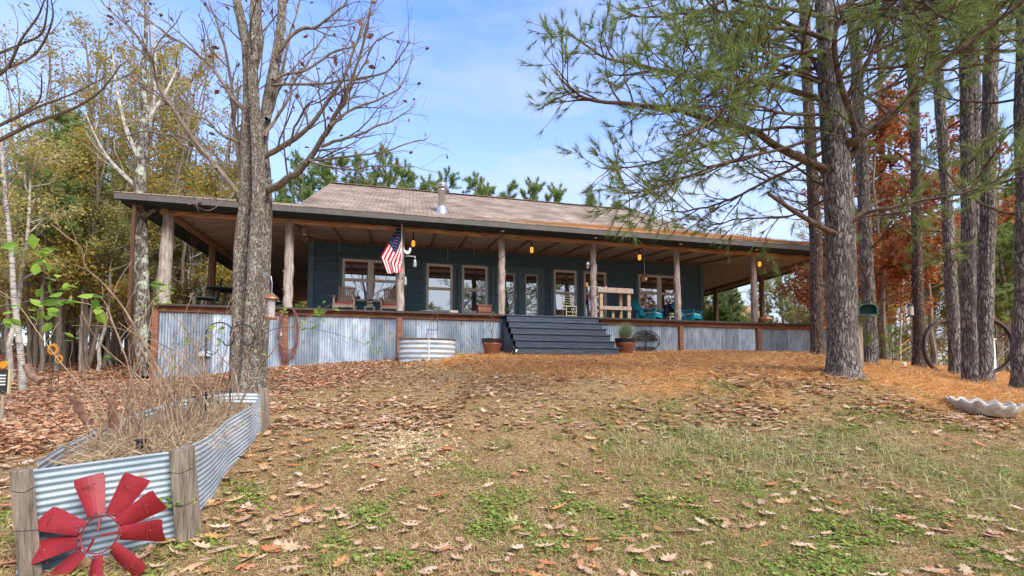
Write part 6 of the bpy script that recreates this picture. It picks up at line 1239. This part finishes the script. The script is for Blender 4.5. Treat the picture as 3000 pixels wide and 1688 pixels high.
# ------------------------------------------------------------------ right hand side
M['oldiron'] = mat('old iron', (.05, .045, .045), .6, (.13, .09, .075), 5, metal=.4)
def hoop(px, py, dep, r, tilt, label):
    c = at(px, py, dep); t = thing('iron_hoop', tuple(c), label, 'wheel rim'); ax = RT*math.cos(tilt)+FW*math.sin(tilt)
    P = np.array([c+ax*r*math.cos(a)+np.array([0, 0, 1])*r*math.sin(a) for a in np.linspace(0, 2*np.pi, 61)]); nn = np.cross(ax, [0, 0, 1.]); inn = c+(P-c)*.93
    b = MB(); b.grid(np.stack([P-nn*.04, P+nn*.04, inn+nn*.04, inn-nn*.04, P-nn*.04], 1)); sub(b.build('rim', M['oldiron'], None, smooth=False), t)
    part(t, 'inner_ring', 'darkiron', lambda b: b.tube(c+(P-c)*.90, .012, 6, cap=False)); return t
hoop(2775, 1018, 10.2, .62, R(8), 'left of two big rusty iron wheel rims standing among the pine trunks'); hoop(2876, 1012, 9.4, .60, R(-6), 'right of two big rusty iron wheel rims standing among the pine trunks')
def feeder2(c, label):
    t = thing('hanging_feeder', tuple(c), label, 'bird feeder'); part(t, 'tube', 'concrete', lambda b: b.lathe([(0, -.12), (.05, -.12), (.05, .1), (0, .1)], c, 14)); part(t, 'roof', 'darkiron', lambda b: b.lathe([(.075, .1), (.02, .15), (0, .15)], c, 14)); part(t, 'tray', 'darkiron', lambda b: b.lathe([(0, -.14), (.07, -.14), (.07, -.12), (0, -.12)], c, 14)); part(t, 'hanger', 'darkiron', lambda b: b.tube([c+np.array([0, 0, .15]), c+np.array([0, 0, .45])], .005, 4))
feeder2(at(2668, 909, 10.4), 'pale tube feeder hanging left of the straight brown pine')
# green letterbox-like nest box
c = at(2536, 912, 7.6); t = thing('mailbox', tuple(c), 'green metal mailbox with open front, right of the thickest pine', 'mailbox'); ax = RT; w_, h_, l_ = .11, .14, .30
out_ = [(-.105, -.085), (.105, -.085), (.105, .03)]+[(.105*math.cos(a), .03+.075*math.sin(a)) for a in np.linspace(.3, math.pi-.3, 7)]+[(-.105, .03)]
dr_ = unit(-FW*.75+RT*-.4); sd_ = np.cross(dr_, [0, 0, 1.]); P = np.array([[c+sd_*x*1.25+np.array([0, 0, z]) + dr_*s for (x, z) in out_+out_[:1]] for s in (.19, -.19)])
b = MB(); b.grid(P); b.grid(np.array([[c+(p-c)*1 for p in P[0]], [c+dr_*.19+(p-c-dr_*.19)*.86 for p in P[0]], [c+dr_*.02+(p-c-dr_*.19)*.86 for p in P[0]]])); b.add(P[1][:-1], [list(range(len(out_)))]); b.add(np.array([c+dr_*.02+(p-c-dr_*.19)*.86 for p in P[0]])[:-1], [list(range(len(out_)))]); sub(b.build('body', M['greenbox'], None), t)
part(t, 'post', 'timber', lambda b: b.beam((c[0]-.12, c[1]+.05, gz(c[0], c[1])-.1), (c[0]-.12, c[1]+.05, c[2]-.085), .09, .09, up=(0, 1, 0))); part(t, 'door', 'greenbox', lambda b: b.box(c+dr_*.25+np.array([0, 0, -.115]), (.16, .16, .01)))
# white post beyond
c = at(2908, 1092, 12); t = thing('white_post', tuple(c), 'short white post standing inside the right hand iron rim', 'post'); part(t, 'shaft', 'white', lambda b: b.box((c[0], c[1], c[2]+.35), (.12, .12, 1.0)), bevel=.01); part(t, 'cap', 'white', lambda b: b.box((c[0], c[1], c[2]+.87), (.16, .16, .04)), bevel=.01)
c = at(2648, 1066, 9.6); t = thing('white_lamp', tuple(c), 'tiny white path lamp near the foot of the straight brown pine', 'lamp'); part(t, 'head', 'white', lambda b: b.lathe([(0, -.05), (.04, -.05), (.045, .02), (0, .04)], c, 10)); part(t, 'stake', 'darkiron', lambda b: b.tube([c+np.array([0, 0, -.05]), c+np.array([0, 0, -.25])], .008, 5))
for a_, b_, lb in (((2632, 1020), (2666, 992), 'upper yellow tie strap'), ((2634, 1034), (2672, 1012), 'lower yellow tie strap')):
    p, q = at(*a_, 13), at(*b_, 13); t = thing('guy_strap', tuple(p), lb+' stretched behind the brown pine', 'strap'); part(t, 'webbing', 'rope', lambda b: b.beam(p, q, .03, .006))
# little pine seedlings
for px, py, dep, h, lb in ((2612, 1085, 9.8, .75, 'small young pine seedling at the foot of the right hand pines'), (2525, 1040, 8.4, 1.0, 'young pine sapling peeping out behind the thickest pine')):
    c = G(px, py) if False else np.array([*hdir(px, dep), 0]); c[2] = gz(c[0], c[1]); t = thing('pine_seedling', tuple(c), lb, 'sapling'); b = MB(); P = np.array([c, c+np.array([.02, 0, h*.5]), c+np.array([0, 0, h])]); b.tube(P, [.012, .008, .004], 5); tips = []; sprout(b, smooth_path(P, 8), .006, .004, 0, tips, dict(dens=(14,), ang=(.9,), up=(.4,), len=(.3,), wig=.1, trop=.05, rad=(.005,), rmin=.003, sides=(3,), lo=.1), (3,)); sub(b.build('stem', M['limb'], None), t); sub(needles(tips, 'needles', M['needle'], None, 26, .14, .006, 1, 1.0), t)
# scalloped concrete basin
cl_ = at(2782, 1190, 5.75); c2 = at(2992, 1236, 5.2); cc = (cl_+c2)/2; gx_, gy_ = cc[0], cc[1]; z = gz(gx_, gy_)
t = thing('shell_basin', (gx_, gy_, z), 'scalloped pale concrete shell basin lying on the pine straw at the right', 'bird bath'); axv = unit(np.array([c2[0]-cl_[0], c2[1]-cl_[1], 0])); half = np.linalg.norm((c2-cl_)[:2])/2*1.02; pv = np.array([-axv[1], axv[0], 0]); slope_ = (gz(*(cc+axv*half)[:2])-gz(*(cc-axv*half)[:2]))/(2*half)*.35; z -= .01
rows = []; nseg = 96
for (f, zf) in ((.0, .015), (.5, .02), (.72, .035), (.86, .065), (.97, .125), (1.0, .135), (1.03, .12), (1.0, .08), (.88, .02), (.7, -.02)):
    ring = []
    for i in range(nseg+1):
        a = i/nseg*2*math.pi; sc_l = math.cos(a*13); s = 1+.055*sc_l*f*f; up_ = .02*sc_l*max(0, f-.7)*3*(zf > .05); ring.append(np.array([gx_, gy_, z+.02])+axv*half*f*s*math.cos(a)+pv*.22*f*s*math.sin(a)+np.array([0, 0, zf*1.0+up_+slope_*half*f*math.cos(a)]))
    rows.append(ring)
b = MB(); b.grid(np.array(rows)); sub(b.build('shell', M['concrete'], None, smooth=True), t)
# small outbuilding beyond the right side of the porch
t = thing('low_shed', tuple(at(2190, 1000, 30)), 'low teal shed with straw covered roof seen through the right end of the porch', 'shed'); a0 = at(2035, 990, 30); a1 = at(2300, 1000, 30); zt = at(2150, 927, 30)[2]; zr = at(2150, 906, 32)[2]
x0_, x1_ = a0[0], a1[0]; yb = a0[1]
part(t, 'wall', M['siding'], lambda b: b.box(((x0_+x1_)/2, yb+2, (zt-2)/2-.02), (x1_-x0_, 3.6, zt+2)))
part(t, 'roof', mat('straw strewn roof', (.20, .14, .11), .95, (.42, .24, .12), 2.5, ramp=(.4, .6)), lambda b: b.prism([(yb-.1, zt), (yb+4.1, zt), (yb+2, zr+.5)], x0_-.3, x1_+.3, axis=0))
for k in range(3): xw = x0_+(x1_-x0_)*(.35+.06*k); part(t, 'lattice_panel', 'greenbox', lambda b: b.box((xw, yb+.18, zt-.5), (.3, .04, .7)))
# sunflower ornaments, log, sign at the left edge, string lights
for px, py, r, lb in ((155, 1023, .115, 'larger sunflower ornament standing among the left tree trunks'), (173, 1052, .085, 'smaller sunflower ornament below the larger one in the left woods')):
    c = at(px, py, 8.6); t = thing('sunflower_ornament', tuple(c), lb, 'garden ornament')
    for k in range(14): a = k*2*math.pi/14; d = RT*math.cos(a)+np.array([0, 0, 1])*math.sin(a); s_ = np.cross(d, FW); part(t, 'petal', 'yellow', lambda b: b.solid(np.array([[c+d*r*.4-s_*r*.12, c+d*r*.4+s_*r*.12], [c+d*r*.75-s_*r*.16, c+d*r*.75+s_*r*.16], [c+d*r*1.02-s_*r*.03, c+d*r*1.02+s_*r*.03]]), .003, -FW))
    part(t, 'disc', 'brown', lambda b: b.tube([c+FW*.004, c-FW*.014], r*.5, 16)); part(t, 'stem', 'greenmetal', lambda b: b.tube([c+FW*.01, c+FW*.01+np.array([0, 0, -(c[2]-gz(c[0], c[1]))])], .007, 5))
P = px_path([(78, 1070), (95, 1100), (120, 1118)], 8.0, 10); P[:, 2] = np.maximum(P[:, 2], ground(P[:, 0], P[:, 1])+.03); t = thing('fallen_log', tuple(P[0]), 'short fallen log lying against the trunks at the left', 'log'); part(t, 'wood', 'logbrown', lambda b: b.tube(P, .06, 10, jit=.1))
c = at(8, 1118, 6.0); t = thing('garden_sign', tuple(c), 'narrow dark garden sign with pale frame at the far left edge', 'sign'); part(t, 'board', 'darkiron', lambda b: b.box(c, (.13, .02, .30))); part(t, 'frame', 'bamboo', lambda b: [b.box(c+np.array([s*.075, -.003, 0]), (.02, .03, .33)) for s in (-1, 1)]); part(t, 'topper', 'yellow', lambda b: b.tube([c+np.array([0, 0, .22])+FW*.01, c+np.array([0, 0, .22])-FW*.01], .05, 12))
part(t, 'stake', 'timber', lambda b: b.box(c+np.array([0, .02, -.3]), (.03, .02, .5)))
part(t, 'lettering', 'white', lambda b: [b.box(c+np.array([0, -.0145, z]), (.08, .006, .018)) for z in (.08, .04, 0, -.04)])
t = thing('string_lights', tuple(at(40, 980, 14)), 'string of small lit bulbs between trunks in the left woods', 'string lights'); part(t, 'wire', 'darkiron', lambda b: b.tube([at(-60, 970, 14), at(40, 977, 14), at(120, 970, 14)], .006, 4))
for px in (17, 41, 67): c = at(px, 981, 14); part(t, 'bulb', 'bulb', lambda b: b.lathe([(0, -.04), (.03, -.02), (.03, .01), (0, .04)], c, 8))
# leaf-shaped weed by the bed
for px, py, s, lb in ((628, 1590, 14, 'grey green thistle rosette on the lawn right of the timber post'), (480, 1600, 10, 'bright weed at the foot of the front corrugated sheet'), (492, 1475, 10, 'bright weed climbing the right edge of the front sheet')):
    c = G(px, py) if py > 1500 else at(px, py, 2.72); t = thing('weed', tuple(c), lb, 'weed'); k = 26; sub(foliage(c+rng.normal(0, 1, (k, 3))*np.array([.05, .04, .012 if py > 1500 else .05])+np.array([0, 0, .02]), .04, 'leaves', M['green'], None, lf_v, lf_f, .8), t)
